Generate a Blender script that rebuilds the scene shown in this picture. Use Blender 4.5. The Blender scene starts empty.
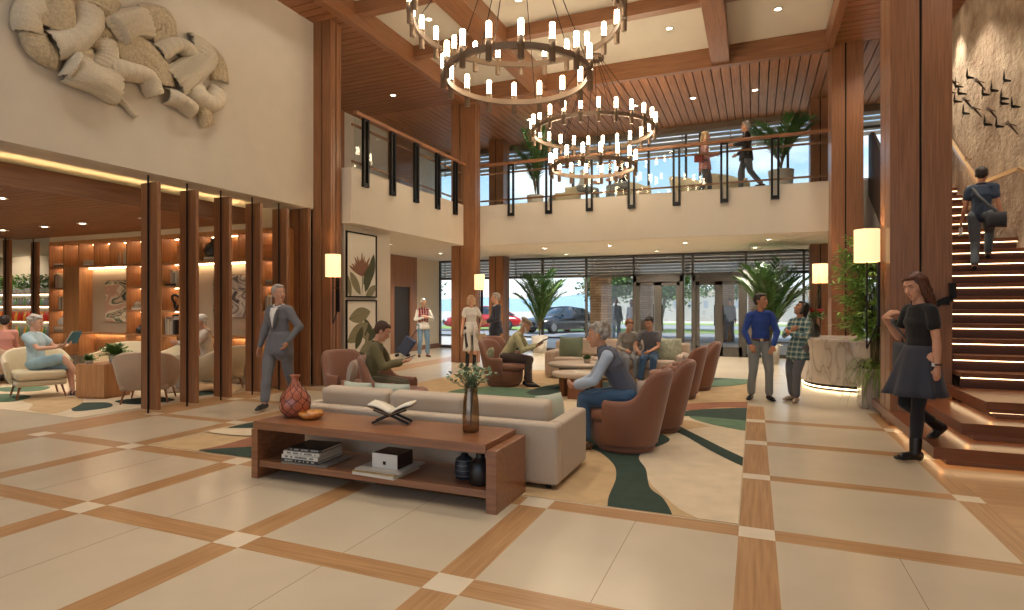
import bpy, math, random
import numpy as np
from mathutils import Vector, Matrix
random.seed(7)
SC = bpy.context.scene
COL = SC.collection
PI = math.pi

# ---------------------------------------------------------------- helpers
def lin(c):
    return tuple(((v / 255) / 12.92 if v <= 10 else (((v / 255) + .055) / 1.055) ** 2.4) for v in c)

_M = {}
def mat(name, rgb, rough=.6, metal=0., emit=0., ecol=None, noise=None, bump=0., spec=None, alpha=None, coat=0., sheen=0.):
    """plain principled material; noise=(scale, amount[, stretch]) varies the colour, bump gives relief"""
    if name in _M: return _M[name]
    m = bpy.data.materials.new(name); m.use_nodes = True
    n, l = m.node_tree.nodes, m.node_tree.links
    b = n['Principled BSDF']
    c = lin(rgb) + (1,)
    b.inputs['Base Color'].default_value = c
    b.inputs['Roughness'].default_value = rough
    b.inputs['Metallic'].default_value = metal
    if coat: b.inputs['Coat Weight'].default_value = coat; b.inputs['Coat Roughness'].default_value = .15
    if sheen: b.inputs['Sheen Weight'].default_value = sheen
    if spec is not None: b.inputs['Specular IOR Level'].default_value = spec
    if emit:
        b.inputs['Emission Color'].default_value = lin(ecol or rgb) + (1,)
        b.inputs['Emission Strength'].default_value = emit
    if noise or bump:
        tc = n.new('ShaderNodeTexCoord'); mp = n.new('ShaderNodeMapping')
        l.new(tc.outputs['Object'], mp.inputs['Vector'])
        sc = noise[0] if noise else 40
        st = noise[2] if noise and len(noise) > 2 else (1, 1, 1)
        mp.inputs['Scale'].default_value = tuple(sc * s for s in st)
        nz = n.new('ShaderNodeTexNoise'); nz.inputs['Scale'].default_value = 1; nz.inputs['Detail'].default_value = 5
        l.new(mp.outputs['Vector'], nz.inputs['Vector'])
        if noise and noise[1]:
            rp = n.new('ShaderNodeValToRGB'); a = noise[1]
            rp.color_ramp.elements[0].position = .3; rp.color_ramp.elements[1].position = .7
            rp.color_ramp.elements[0].color = tuple(v * (1 - a) for v in c[:3]) + (1,)
            rp.color_ramp.elements[1].color = tuple(min(1, v * (1 + a)) for v in c[:3]) + (1,)
            l.new(nz.outputs['Fac'], rp.inputs['Fac']); l.new(rp.outputs['Color'], b.inputs['Base Color'])
        if bump:
            bp = n.new('ShaderNodeBump'); bp.inputs['Strength'].default_value = bump; bp.inputs['Distance'].default_value = .01
            l.new(nz.outputs['Fac'], bp.inputs['Height']); l.new(bp.outputs['Normal'], b.inputs['Normal'])
    _M[name] = m
    return m

def wood(name, c1, c2, axis='z', rough=.45, fine=60, coat=0.):
    if name in _M: return _M[name]
    m = bpy.data.materials.new(name); m.use_nodes = True
    n, l = m.node_tree.nodes, m.node_tree.links; b = n['Principled BSDF']
    b.inputs['Roughness'].default_value = rough
    if coat: b.inputs['Coat Weight'].default_value = coat; b.inputs['Coat Roughness'].default_value = .2
    tc = n.new('ShaderNodeTexCoord'); mp = n.new('ShaderNodeMapping'); l.new(tc.outputs['Object'], mp.inputs['Vector'])
    s = [fine, fine, fine]; s['xyz'.index(axis)] = 1.6
    mp.inputs['Scale'].default_value = s
    nz = n.new('ShaderNodeTexNoise'); nz.inputs['Scale'].default_value = 1; nz.inputs['Detail'].default_value = 4; nz.inputs['Distortion'].default_value = .4
    l.new(mp.outputs['Vector'], nz.inputs['Vector'])
    rp = n.new('ShaderNodeValToRGB')
    rp.color_ramp.elements[0].position = .32; rp.color_ramp.elements[1].position = .7
    rp.color_ramp.elements[0].color = lin(c1) + (1,); rp.color_ramp.elements[1].color = lin(c2) + (1,)
    l.new(nz.outputs['Fac'], rp.inputs['Fac']); l.new(rp.outputs['Color'], b.inputs['Base Color'])
    bp = n.new('ShaderNodeBump'); bp.inputs['Strength'].default_value = .12; bp.inputs['Distance'].default_value = .004
    l.new(nz.outputs['Fac'], bp.inputs['Height']); l.new(bp.outputs['Normal'], b.inputs['Normal'])
    _M[name] = m
    return m

def marble(name, base, vein, scale=2.2, rough=.2):
    if name in _M: return _M[name]
    m = bpy.data.materials.new(name); m.use_nodes = True
    n, l = m.node_tree.nodes, m.node_tree.links; b = n['Principled BSDF']; b.inputs['Roughness'].default_value = rough
    tc = n.new('ShaderNodeTexCoord')
    mp = n.new('ShaderNodeMapping'); mp.inputs['Scale'].default_value = (1, 1, .45); mp.inputs['Rotation'].default_value = (.2, .3, .2)
    l.new(tc.outputs['Object'], mp.inputs['Vector'])
    n1 = n.new('ShaderNodeTexNoise'); n1.inputs['Scale'].default_value = scale; n1.inputs['Detail'].default_value = 8; n1.inputs['Distortion'].default_value = 1.6
    l.new(mp.outputs['Vector'], n1.inputs['Vector'])
    rp = n.new('ShaderNodeValToRGB'); e = rp.color_ramp.elements
    e[0].position = .40; e[0].color = lin(base) + (1,); e[1].position = .60; e[1].color = lin(base) + (1,)
    x = e.new(.485); x.color = lin([v * .9 for v in base]) + (1,)
    x = e.new(.5); x.color = lin(vein) + (1,); x = e.new(.515); x.color = lin([v * .93 for v in base]) + (1,)
    l.new(n1.outputs['Fac'], rp.inputs['Fac']); l.new(rp.outputs['Color'], b.inputs['Base Color'])
    _M[name] = m
    return m

def plaid(name, base, cols, scale=18., rough=.85):
    """woven check: stripes in x, y-depth and z mixed over a base colour"""
    if name in _M: return _M[name]
    m = bpy.data.materials.new(name); m.use_nodes = True
    n, l = m.node_tree.nodes, m.node_tree.links; b = n['Principled BSDF']; b.inputs['Roughness'].default_value = rough
    tc = n.new('ShaderNodeTexCoord'); sp = n.new('ShaderNodeSeparateXYZ'); l.new(tc.outputs['Object'], sp.inputs[0])
    last = None
    rgb = n.new('ShaderNodeRGB'); rgb.outputs[0].default_value = lin(base) + (1,); last = rgb.outputs[0]
    for k, (c, ax, ph, wd, fac) in enumerate(cols):
        mu = n.new('ShaderNodeMath'); mu.operation = 'MULTIPLY_ADD'; mu.inputs[1].default_value = scale; mu.inputs[2].default_value = ph + 50
        l.new(sp.outputs[ax], mu.inputs[0])
        fr = n.new('ShaderNodeMath'); fr.operation = 'FRACT'; l.new(mu.outputs[0], fr.inputs[0])
        lt = n.new('ShaderNodeMath'); lt.operation = 'LESS_THAN'; lt.inputs[1].default_value = wd; l.new(fr.outputs[0], lt.inputs[0])
        fa = n.new('ShaderNodeMath'); fa.operation = 'MULTIPLY'; fa.inputs[1].default_value = fac; l.new(lt.outputs[0], fa.inputs[0])
        mx = n.new('ShaderNodeMix'); mx.data_type = 'RGBA'
        l.new(fa.outputs[0], mx.inputs[0]); l.new(last, mx.inputs[6]); mx.inputs[7].default_value = lin(c) + (1,)
        last = mx.outputs[2]
    l.new(last, b.inputs['Base Color'])
    _M[name] = m
    return m

def glass(name, tint=(235, 245, 245), refl=.08):
    if name in _M: return _M[name]
    m = bpy.data.materials.new(name); m.use_nodes = True
    n, l = m.node_tree.nodes, m.node_tree.links; n.remove(n['Principled BSDF']); o = n['Material Output']
    t = n.new('ShaderNodeBsdfTransparent'); t.inputs[0].default_value = lin(tint) + (1,)
    g = n.new('ShaderNodeBsdfGlossy'); g.inputs['Roughness'].default_value = .02
    lw = n.new('ShaderNodeLayerWeight'); pw = n.new('ShaderNodeMath'); pw.operation = 'POWER'; pw.inputs[1].default_value = 4.5; l.new(lw.outputs['Facing'], pw.inputs[0])
    fr = n.new('ShaderNodeMath'); fr.operation = 'MULTIPLY_ADD'; fr.inputs[1].default_value = .45; fr.inputs[2].default_value = refl * .5; l.new(pw.outputs[0], fr.inputs[0])
    mx = n.new('ShaderNodeMixShader'); l.new(fr.outputs[0], mx.inputs[0]); l.new(t.outputs[0], mx.inputs[1]); l.new(g.outputs[0], mx.inputs[2])
    l.new(mx.outputs[0], o.inputs[0])
    _M[name] = m
    return m

def emis(name, rgb, s):
    return mat(name, rgb, .5, emit=s)

class MB:
    """collects shapes; build() links them as one mesh object"""
    def __init__(s): s.v = []; s.f = []; s.m = []; s.s = []
    def add(s, vs, fs, mi=0, sm=False):
        o = len(s.v); s.v += [tuple(map(float, p)) for p in vs]
        for f in fs: s.f.append([i + o for i in f]); s.m.append(mi); s.s.append(sm)
        return s
    def box(s, x0, x1, y0, y1, z0, z1, mi=0):
        v = [(x0, y0, z0), (x1, y0, z0), (x1, y1, z0), (x0, y1, z0), (x0, y0, z1), (x1, y0, z1), (x1, y1, z1), (x0, y1, z1)]
        return s.add(v, [(0, 3, 2, 1), (4, 5, 6, 7), (0, 1, 5, 4), (1, 2, 6, 5), (2, 3, 7, 6), (3, 0, 4, 7)], mi)
    def obox(s, c, sx, sy, sz, rot=0, mi=0, tilt=0, roll=0):
        """box centred at c, sizes, rotated about z by rot"""
        R = Matrix.Rotation(rot, 3, 'Z') @ Matrix.Rotation(tilt, 3, 'X') @ Matrix.Rotation(roll, 3, 'Y'); c = Vector(c)
        v = [c + R @ Vector((x * sx / 2, y * sy / 2, z * sz / 2)) for z in (-1, 1) for x, y in ((-1, -1), (1, -1), (1, 1), (-1, 1))]
        return s.add(v, [(0, 3, 2, 1), (4, 5, 6, 7), (0, 1, 5, 4), (1, 2, 6, 5), (2, 3, 7, 6), (3, 0, 4, 7)], mi)
    def prism(s, pts, z0, z1, mi=0, sm=False):
        n = len(pts); v = [(x, y, z0) for x, y in pts] + [(x, y, z1) for x, y in pts]
        s.add(v, [tuple(range(n - 1, -1, -1)), tuple(range(n, 2 * n))], mi)
        o = len(s.v) - 2 * n
        for i in range(n):
            j = (i + 1) % n; s.f.append([o + i, o + j, o + n + j, o + n + i]); s.m.append(mi); s.s.append(sm)
        return s
    def lathe(s, prof, c=(0, 0, 0), seg=24, mi=0, sm=True, sx=1, sy=1, wob=None):
        n = len(prof); v = []
        for i in range(seg):
            a = 2 * PI * i / seg
            for r, z in prof:
                k = r * (wob(a, z) if wob else 1)
                v.append((c[0] + k * math.cos(a) * sx, c[1] + k * math.sin(a) * sy, c[2] + z))
        f = []
        for i in range(seg):
            j = (i + 1) % seg
            for k in range(n - 1): f.append((i * n + k, j * n + k, j * n + k + 1, i * n + k + 1))
        s.add(v, f, mi, sm)
        if prof[0][0] > 1e-5: s.add([v[i * n] for i in range(seg)][::-1], [tuple(range(seg))], mi)
        if prof[-1][0] > 1e-5: s.add([v[i * n + n - 1] for i in range(seg)], [tuple(range(seg))], mi)
        return s
    def tube(s, pts, r, seg=8, mi=0, sm=True, sx=1, closed=False):
        pts = [Vector(p) for p in pts]; n = len(pts)
        rs = r if isinstance(r, (list, tuple)) else [r] * n
        v = []; up = Vector((0, 0, 1)); prev = None
        for i, p in enumerate(pts):
            if closed: t = pts[(i + 1) % n] - pts[i - 1]
            else: t = pts[min(i + 1, n - 1)] - pts[max(i - 1, 0)]
            t.normalize()
            if prev is None:
                a = up if abs(t.z) < .9 else Vector((1, 0, 0))
                x = t.cross(a).normalized()
            else: x = (prev - t * prev.dot(t)).normalized()
            prev = x; y = t.cross(x)
            for k in range(seg):
                a = 2 * PI * k / seg; v.append(p + (x * math.cos(a) * sx + y * math.sin(a)) * rs[i])
        f = []
        for i in range(n if closed else n - 1):
            for k in range(seg):
                k2 = (k + 1) % seg; j = (i + 1) % n
                f.append((i * seg + k, i * seg + k2, j * seg + k2, j * seg + k))
        s.add(v, f, mi, sm)
        if not closed: s.add(v[:seg][::-1], [tuple(range(seg))], mi); s.add(v[-seg:], [tuple(range(seg))], mi)
        return s
    def cyl(s, a, b, r, seg=12, mi=0, r2=None): return s.tube([a, b], [r, r if r2 is None else r2], seg, mi)
    def grid(s, P, mi=0, sm=True, closeu=False):
        """P[i][j] points"""
        n, m = len(P), len(P[0]); v = [p for row in P for p in row]; f = []
        for i in range(n if closeu else n - 1):
            for j in range(m - 1):
                k = (i + 1) % n; f.append((i * m + j, k * m + j, k * m + j + 1, i * m + j + 1))
        return s.add(v, f, mi, sm)
    def build(s, name, mats, parent=None, bevel=0, seg=2, sub=0, loc=None, rz=0, solid=0):
        me = bpy.data.meshes.new(name); me.from_pydata(s.v, [], s.f)
        for m in (mats if isinstance(mats, (list, tuple)) else [mats]): me.materials.append(m)
        me.polygons.foreach_set('material_index', s.m); me.polygons.foreach_set('use_smooth', s.s); me.update()
        o = bpy.data.objects.new(name, me); COL.objects.link(o)
        if parent: o.parent = parent
        if loc: o.location = loc
        if rz: o.rotation_euler.z = rz
        if solid:
            q = o.modifiers.new('s', 'SOLIDIFY'); q.thickness = solid; q.offset = 0
        if bevel:
            q = o.modifiers.new('b', 'BEVEL'); q.width = bevel; q.segments = seg; q.limit_method = 'ANGLE'; q.angle_limit = .6; q.harden_normals = False
        if sub:
            q = o.modifiers.new('u', 'SUBSURF'); q.levels = sub; q.render_levels = sub
        return o

def tag(o, label=None, cat=None, group=None, kind=None):
    if label: o['label'] = label
    if cat: o['category'] = cat
    if group: o['group'] = group
    if kind: o['kind'] = kind
    return o
def thing(name, label, cat, loc=(0, 0, 0), rz=0, group=None):
    o = bpy.data.objects.new(name, None); COL.objects.link(o); o.location = loc; o.rotation_euler = (0, 0, rz); o.empty_display_size = .1
    return tag(o, label, cat, group)
def struct(o): o['kind'] = 'structure'; return o
def copy_tree(o, parent=None, kids=None):
    c = o.copy(); COL.objects.link(c)
    if parent: c.parent = parent
    for ch in list(o.children): copy_tree(ch, c)
    return c
def dup(o, loc, rz, label, group=None):
    c = copy_tree(o); c.location = loc; c.rotation_euler = (0, 0, rz); c['label'] = label
    if group: c['group'] = group
    return c
def B(name, m, x0, x1, y0, y1, z0, z1, parent=None, bevel=0):
    return MB().box(x0, x1, y0, y1, z0, z1).build(name, m, parent, bevel)

# ---------------------------------------------------------------- camera
cam = bpy.data.cameras.new('camera'); co = bpy.data.objects.new('camera', cam); COL.objects.link(co)
cam.sensor_width = 36; cam.lens = 582.6 * 36 / 1024; cam.clip_end = 500
TH = math.atan(243 / 582.6)
co.location = (0, 0, 1.5); co.rotation_euler = (PI / 2, 0, TH)
SC.camera = co
vs = SC.view_settings; vs.view_transform = 'Standard'; vs.look = 'None'; vs.gamma = 1; vs.use_curve_mapping = False
vs.exposure = -.05

# ---------------------------------------------------------------- world: bright sky with soft cloud
w = bpy.data.worlds.new('sky'); SC.world = w; w.use_nodes = True
n, l = w.node_tree.nodes, w.node_tree.links; bg = n['Background']
tc = n.new('ShaderNodeTexCoord'); mp = n.new('ShaderNodeMapping'); mp.inputs['Scale'].default_value = (1, 1, 2.6)
l.new(tc.outputs['Generated'], mp.inputs['Vector'])
nz = n.new('ShaderNodeTexNoise'); nz.inputs['Scale'].default_value = 4; nz.inputs['Detail'].default_value = 8; l.new(mp.outputs[0], nz.inputs['Vector'])
sp = n.new('ShaderNodeSeparateXYZ'); l.new(tc.outputs['Generated'], sp.inputs[0])
gr = n.new('ShaderNodeValToRGB'); e = gr.color_ramp.elements
e[0].position = 0; e[0].color = lin((232, 238, 240)) + (1,); e[1].position = .55; e[1].color = lin((120, 172, 226)) + (1,)
x = e.new(.12); x.color = lin((205, 224, 238)) + (1,); x = e.new(.25); x.color = lin((150, 194, 233)) + (1,)
l.new(sp.outputs['Z'], gr.inputs['Fac'])
cr = n.new('ShaderNodeValToRGB'); cr.color_ramp.elements[0].position = .47; cr.color_ramp.elements[1].position = .62
l.new(nz.outputs['Fac'], cr.inputs['Fac'])
mx = n.new('ShaderNodeMix'); mx.data_type = 'RGBA'; l.new(cr.outputs['Color'], mx.inputs[0]); l.new(gr.outputs['Color'], mx.inputs[6]); mx.inputs[7].default_value = lin((246, 248, 250)) + (1,)
l.new(mx.outputs[2], bg.inputs['Color']); bg.inputs['Strength'].default_value = 1.75

# ---------------------------------------------------------------- materials of the room
WOODZ = wood('warm_wood_upright', (126, 84, 55), (158, 108, 72), 'z', .38, coat=.15)
WOODX = wood('warm_wood_across', (126, 84, 55), (158, 108, 72), 'x', .38, coat=.15)
WOODY = wood('warm_wood_along', (126, 84, 55), (158, 108, 72), 'y', .38, coat=.15)
BOARDX = wood('ceiling_board_across', (128, 82, 52), (160, 106, 70), 'x', .5, 30)
BOARDY = wood('ceiling_board_along', (150, 98, 62), (186, 128, 84), 'y', .5, 30)
SHELFW = wood('shelf_wood', (158, 108, 66), (186, 134, 86), 'z', .5, 40)
BLACKM = mat('black_metal', (34, 31, 28), .4, .6)
BRONZE = mat('bronze_metal', (92, 74, 60), .35, .85)
DARK = mat('dark_gap', (14, 10, 8), .8)
CREAM = mat('cream_plaster', (204, 194, 178), .8, noise=(3, .03))
CREAMC = mat('cream_ceiling', (212, 204, 190), .85, noise=(2, .02))
WHITEC = mat('pale_soffit', (226, 216, 200), .8)
FRAME = mat('window_frame_grey', (84, 78, 70), .45, .3)
GLASS = glass('window_glass', (252, 254, 254))
# ================================================================ ROOM SHELL
# ---- floor: one mesh cut along its inlaid strips
FL_STONE = mat('floor_stone', (202, 187, 162), .28, noise=(1.3, .07), coat=.25)
FL_LIGHT = mat('floor_stone_light', (222, 208, 184), .28, noise=(4, .05), coat=.2)
FL_WOODY = wood('floor_strip_along', (162, 120, 78), (190, 148, 102), 'y', .36, 45, coat=.2)
FL_WOODX = wood('floor_strip_across', (162, 120, 78), (190, 148, 102), 'x', .36, 45, coat=.2)
FL_PLANK = wood('floor_planks', (176, 132, 88), (200, 158, 112), 'x', .36, 12, coat=.2)
xs = [-24, -8.15]
for k in range(-5, 1): xs += [-.1 + 1.535 * k, .12 + 1.535 * k]
xs = sorted(set([-28, -8.15, -7.49] + [round(-.1 + 1.535 * k, 3) for k in range(-5, 2)] + [round(.12 + 1.535 * k - (.04 if k == 1 else 0), 3) for k in range(-5, 2)] + [6]))
ybands = [(-.18, .01), (1.26, 1.46), (2.67, 2.86), (4.06, 4.25), (5.44, 5.6), (6.79, 6.98), (8.08, 8.28)]
ys = sorted(set([-6, -1.4, -1.6, 9.36, 18.0] + [v for b_ in ybands for v in b_]))
fb = MB()
def inX(x):
    for k in range(-5, 2):
        a = -.1 + 1.535 * k
        if a < x < a + .23: return k
    return None
def inY(y):
    for i, (a, b_) in enumerate(ybands):
        if a < y < b_: return i
    return None
for i in range(len(xs) - 1):
    for j in range(len(ys) - 1):
        x0, x1, y0, y1 = xs[i], xs[i + 1], ys[j], ys[j + 1]; cx, cy = (x0 + x1) / 2, (y0 + y1) / 2
        kx, ky = inX(cx), inY(cy); m_ = 0
        rug = -5.98 < cx < -.1 and cy > 4.25
        if cx > 1.64: m_ = 4
        elif cx < -8.15: m_ = 0
        elif cx < -7.49: m_ = 1 if (kx is not None and ky is not None) else 2
        elif rug: m_ = 0
        elif cy > 9.36: m_ = 0
        elif kx is not None and ky is not None: m_ = 1
        elif kx is not None: m_ = 2
        elif ky is not None: m_ = 3
        fb.add([(x0, y0, 0), (x1, y0, 0), (x1, y1, 0), (x0, y1, 0)], [(0, 1, 2, 3)], m_)
# slab body below
fb.box(-28, 6, -6, 18, -.3, -.004, 0)
# fine stone joints
for (x_, y0, y1) in [(-.765, 2.86, 4.06), (.79, 2.86, 4.06), (-2.3, 2.86, 4.06), (-3.83, 2.86, 4.06), (-.765, 1.46, 2.67), (-2.3, 1.46, 2.67), (.79, 1.46, 2.67), (-3.83, 1.46, 2.67), (-5.37, 2.86, 4.06), (-5.37, 1.46, 2.67)]:
    fb.box(x_ - .002, x_ + .002, y0, y1, -.002, .0006, 5)
for y_ in (10.8, 12.2, 13.6, 15., 16.4): fb.box(-7, 2, y_ - .003, y_ + .003, -.002, .0006, 5)
for x_ in (-5.5, -4, -2.5, -1, .6, ): fb.box(x_ - .003, x_ + .003, 12.4, 18, -.002, .0006, 5)
JOINT = mat('stone_joint', (150, 128, 104), .8)
struct(fb.build('floor', [FL_STONE, FL_LIGHT, FL_WOODY, FL_WOODX, FL_PLANK, JOINT]))

# ---- columns (clad in wood, with a dark joint down the face)
def column(x0, x1, y0, y1, z0, z1, grooves=(.5,), base=False, name='column'):
    b_ = MB(); b_.box(x0 + .02, x1 - .02, y0 + .02, y1 - .02, z0, z1, 1)
    ed = [0] + list(grooves) + [1]; g = .013
    for i in range(len(ed) - 1):
        a = x0 + (x1 - x0) * ed[i] + (g if i else 0); c = x0 + (x1 - x0) * ed[i + 1] - (g if i < len(ed) - 2 else 0)
        b_.box(a, c, y0, y0 + .05, z0, z1, 0); b_.box(a, c, y1 - .05, y1, z0, z1, 0)
    ym = (y0 + y1) / 2
    for xa, xb in ((x0, x0 + .04), (x1 - .04, x1)):
        b_.box(xa, xb, y0 + .05 + .006, ym - g, z0, z1, 0); b_.box(xa, xb, ym + g, y1 - .056, z0, z1, 0)
    return struct(b_.build(name, [WOODZ, DARK], bevel=.004, seg=1))
column(-7.62, -7.2, 8.6, 8.9, 0, 6.75, (.5,))
column(-8.08, -7.63, 8.5, 9.0, 0, 3.29, (.5,))
column(-7.36, -6.66, 13.5, 13.8, 0, 6.75, (.36,))
column(1.55, 2.19, 8.5, 9.1, 0, 7.05, (.5,))
column(1.42, 1.98, 13.3, 13.9, 0, 6.75, (.45,))
for x0, x1 in ((-8.5, -7.3), (1.62, 2.3)):
    pass
column(-7.85, -7.35, 16.9, 17.4, 0, 3.05, (.45,))
column(-7.85, -7.35, 16.9, 17.4, 4.1, 6.75, (.45,))
column(1.3, 1.75, 16.6, 17.1, 0, 3.05, (.5,))
column(1.3, 1.75, 16.6, 17.1, 4.1, 6.75, (.5,))

# ---- upper left wall that carries the fabric artwork
B('wall_left', CREAM, -7.9, -7.6, -6, 8.6, 3.3, 7.1)['kind'] = 'structure'
B('wall_left_far', CREAM, -7.6, -7.2, 9.0, 10.5, 0, 3.05)['kind'] = 'structure'
B('wall_left_return', CREAM, -10.3, -7.6, 9.3, 9.5, 0, 3.05)['kind'] = 'structure'
# lounge ceiling slab, its light cove and the hung timber raft
B('ceiling_lounge', CREAMC, -28, -7.9, -6, 12, 3.3, 3.6)['kind'] = 'structure'
raft = MB()
raft.box(-14.99, -8.26, -6, 7.655, 3.02, 3.12, 1)
y = -6
while y < 7.6:
    raft.box(-15, -8.26, y, y + .125, 2.95, 3.02, 0); y += .14
raft.box(-8.25, -8.2, -6, 7.7, 2.92, 3.19, 2); raft.box(-15, -8.2, 7.66, 7.7, 2.94, 3.13, 3); raft.box(-15.05, -15, -6, 7.7, 2.94, 3.13, 2)
r_ = tag(raft.build('ceiling_raft', [BOARDX, DARK, WOODY, WOODX]), kind='structure')
LEDW = emis('warm_led', (255, 214, 150), 14)
B('cove_light', LEDW, -8.32, -8.27, -5.5, 7.6, 3.135, 3.15, r_)
B('cove_light', LEDW, -15, -8.4, 7.56, 7.6, 3.135, 3.15, r_)
# lounge back wall
B('wall_lounge', CREAM, -14.9, -7.63, 8.55, 8.75, 0, 3.3)['kind'] = 'structure'
B('wall_lounge_head', CREAM, -14.88, -8.08, 8.22, 8.55, 2.93, 3.3)['kind'] = 'structure'
# far bar room walls
B('wall_bar', mat('bar_wall', (196, 178, 150), .8), -28, -14.9, 13.0, 13.2, 0, 3.3)['kind'] = 'structure'
B('wall_bar_side', CREAM, -28.2, -28, -6, 13, 0, 3.3)['kind'] = 'structure'
B('ceiling_bar', CREAMC, -28, -14.9, 12, 13.2, 3.3, 3.6)['kind'] = 'structure'

# ---- first-floor slabs with pale fascia
def slab(name, x0, x1, y0, y1):
    b_ = MB(); b_.box(x0, x1, y0, y1, 3.05, 4.1)
    return struct(b_.build(name, [CREAM]))
s_ = MB()
s_.prism([(-10.3, 8.95), (-7.0, 8.95), (-7.0, 13.8), (1.42, 13.8), (2.2, 13.8), (2.2, 13.5), (3.5, 13.5), (3.5, 18), (-10.3, 18)], 3.05, 4.1)
struct(s_.build('balcony_floor', [mat('balcony_plaster', (208, 198, 182), .8, noise=(2, .02))], bevel=.006))
# back-left walls (both storeys), with wood panel and dark doorway
B('wall_far_left', mat('cream_wall_side', (216, 200, 170), .8), -10.5, -10.3, 8.6, 18, 0, 3.05)['kind'] = 'structure'
B('wall_far_left_upper', CREAM, -10.5, -10.3, 8.6, 18, 4.1, 6.75)['kind'] = 'structure'
B('wall_upper_return', CREAM, -10.5, -7.6, 8.6, 8.95, 4.1, 6.75)['kind'] = 'structure'
wp = MB(); wp.box(-10.3, -10.24, 14.2, 15.15, 0, 3.05); wp.box(-10.3, -10.24, 16.05, 16.45, 0, 3.05); wp.box(-10.3, -10.24, 15.15, 16.05, 2.08, 3.05)
wp.box(-10.3, -10.26, 16.45, 18, 0, .16)
struct(wp.build('trim_1', WOODZ))
B('door_1', mat('dark_lift_door', (52, 42, 36), .4, .2), -10.31, -10.28, 15.15, 16.05, 0, 2.08)['kind'] = 'structure'
wp = MB(); wp.box(-10.3, -10.24, 14.9, 16.4, 5.0, 6.75); wp.box(-10.3, -10.24, 14.9, 15.1, 4.1, 5.0); wp.box(-10.3, -10.24, 16.2, 16.4, 4.1, 5.0)
struct(wp.build('trim_2', WOODZ))
B('door_2', mat('dark_lift_door', (52, 42, 36), .4, .2), -10.31, -10.28, 15.1, 16.2, 4.1, 5.0 + .9)['kind'] = 'structure'
tall = MB(); tall.box(-10.32, -10.25, 12.6, 12.8, 4.1, 6.75)
struct(tall.build('trim_3', WOODZ))

# ---- high ceiling: timber soffits around a coffered white centre
cs = MB()
cs.box(-11, 6, 13.4, 18, 6.83, 6.95, 2); cs.box(-11, -6.85, -6, 13.4, 6.83, 6.95, 2); cs.box(1.4, 6, -6, 13.4, 6.83, 6.95, 2)
x = -10.9
while x < 5.9:
    cs.box(x, x + .178, 13.42, 18, 6.75, 6.83, 1); x += .2
y = -6
while y < 13.3:
    cs.box(-11, -6.87, y, y + .178, 6.75, 6.83, 0); cs.box(1.42, 6, y, y + .178, 6.75, 6.83, 0); y += .2
struct(cs.build('ceiling_timber', [BOARDX, BOARDY, DARK]))
B('ceiling', CREAMC, -11, 6, -6, 18, 7.1, 7.3)['kind'] = 'structure'
bm_ = MB()
bm_.box(-6.95, -6.8, -6, 13.5, 6.68, 7.1, 0); bm_.box(1.33, 1.46, -6, 13.5, 6.68, 7.1, 0); bm_.box(-6.95, 1.46, 13.36, 13.5, 6.68, 7.1, 1)
struct(bm_.build('beam_surround', [WOODY, WOODX]))
for i, (a, c) in enumerate(((-5.1, -4.62), (-.87, -.5))):
    b_ = MB(); b_.box(a, c, -6, 13.36, 6.72, 7.1); struct(b_.build('beam', WOODY, bevel=.01))
for yy in (.9, 2.9, 4.9, 6.9, 8.9, 10.9):
    b_ = MB(); b_.box(-6.8, -5.1, yy - .1, yy + .1, 6.86, 7.1); b_.box(-4.62, -.87, yy - .1, yy + .1, 6.86, 7.1); b_.box(-.5, 1.33, yy - .1, yy + .1, 6.86, 7.1)
    struct(b_.build('beam', WOODX))

# ---- right side: stone wall with a jog, seen above the stair
STONE = bpy.data.materials.new('rough_stone'); STONE.use_nodes = True
n, l = STONE.node_tree.nodes, STONE.node_tree.links; b = n['Principled BSDF']; b.inputs['Roughness'].default_value = .9
tc = n.new('ShaderNodeTexCoord'); mp = n.new('ShaderNodeMapping'); mp.inputs['Scale'].default_value = (1, 1, .5); l.new(tc.outputs['Object'], mp.inputs[0])
n1 = n.new('ShaderNodeTexNoise'); n1.inputs['Scale'].default_value = 2.2; n1.inputs['Detail'].default_value = 12; n1.inputs['Roughness'].default_value = .7; l.new(mp.outputs[0], n1.inputs['Vector'])
n2 = n.new('ShaderNodeTexNoise'); n2.inputs['Scale'].default_value = 14; n2.inputs['Detail'].default_value = 8; l.new(tc.outputs['Object'], n2.inputs['Vector'])
rp = n.new('ShaderNodeValToRGB'); e = rp.color_ramp.elements; e[0].position = .36; e[0].color = lin((142, 118, 94)) + (1,); e[1].position = .62; e[1].color = lin((204, 184, 156)) + (1,)
l.new(n1.outputs['Fac'], rp.inputs['Fac']); l.new(rp.outputs['Color'], b.inputs['Base Color'])
ad = n.new('ShaderNodeMath'); ad.operation = 'ADD'; l.new(n1.outputs['Fac'], ad.inputs[0]); l.new(n2.outputs['Fac'], ad.inputs[1])
bp = n.new('ShaderNodeBump'); bp.inputs['Strength'].default_value = .8; bp.inputs['Distance'].default_value = .05; l.new(ad.outputs[0], bp.inputs['Height']); l.new(bp.outputs[0], b.inputs['Normal'])
wr = MB()
wr.prism([(3.8, -6), (4.1, -6), (4.1, 14), (3.35, 14), (3.35, 12.2), (3.8, 10.4)], 0, 7.1)
struct(wr.build('wall_right', STONE))
B('wall_right_far', CREAM, 3.35, 3.6, 14, 18, 0, 7.1)['kind'] = 'structure'
B('wall_behind_desk', WOODZ, 2.3, 2.36, 9.9, 13.8, 0, 3.05)['kind'] = 'structure'
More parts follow.
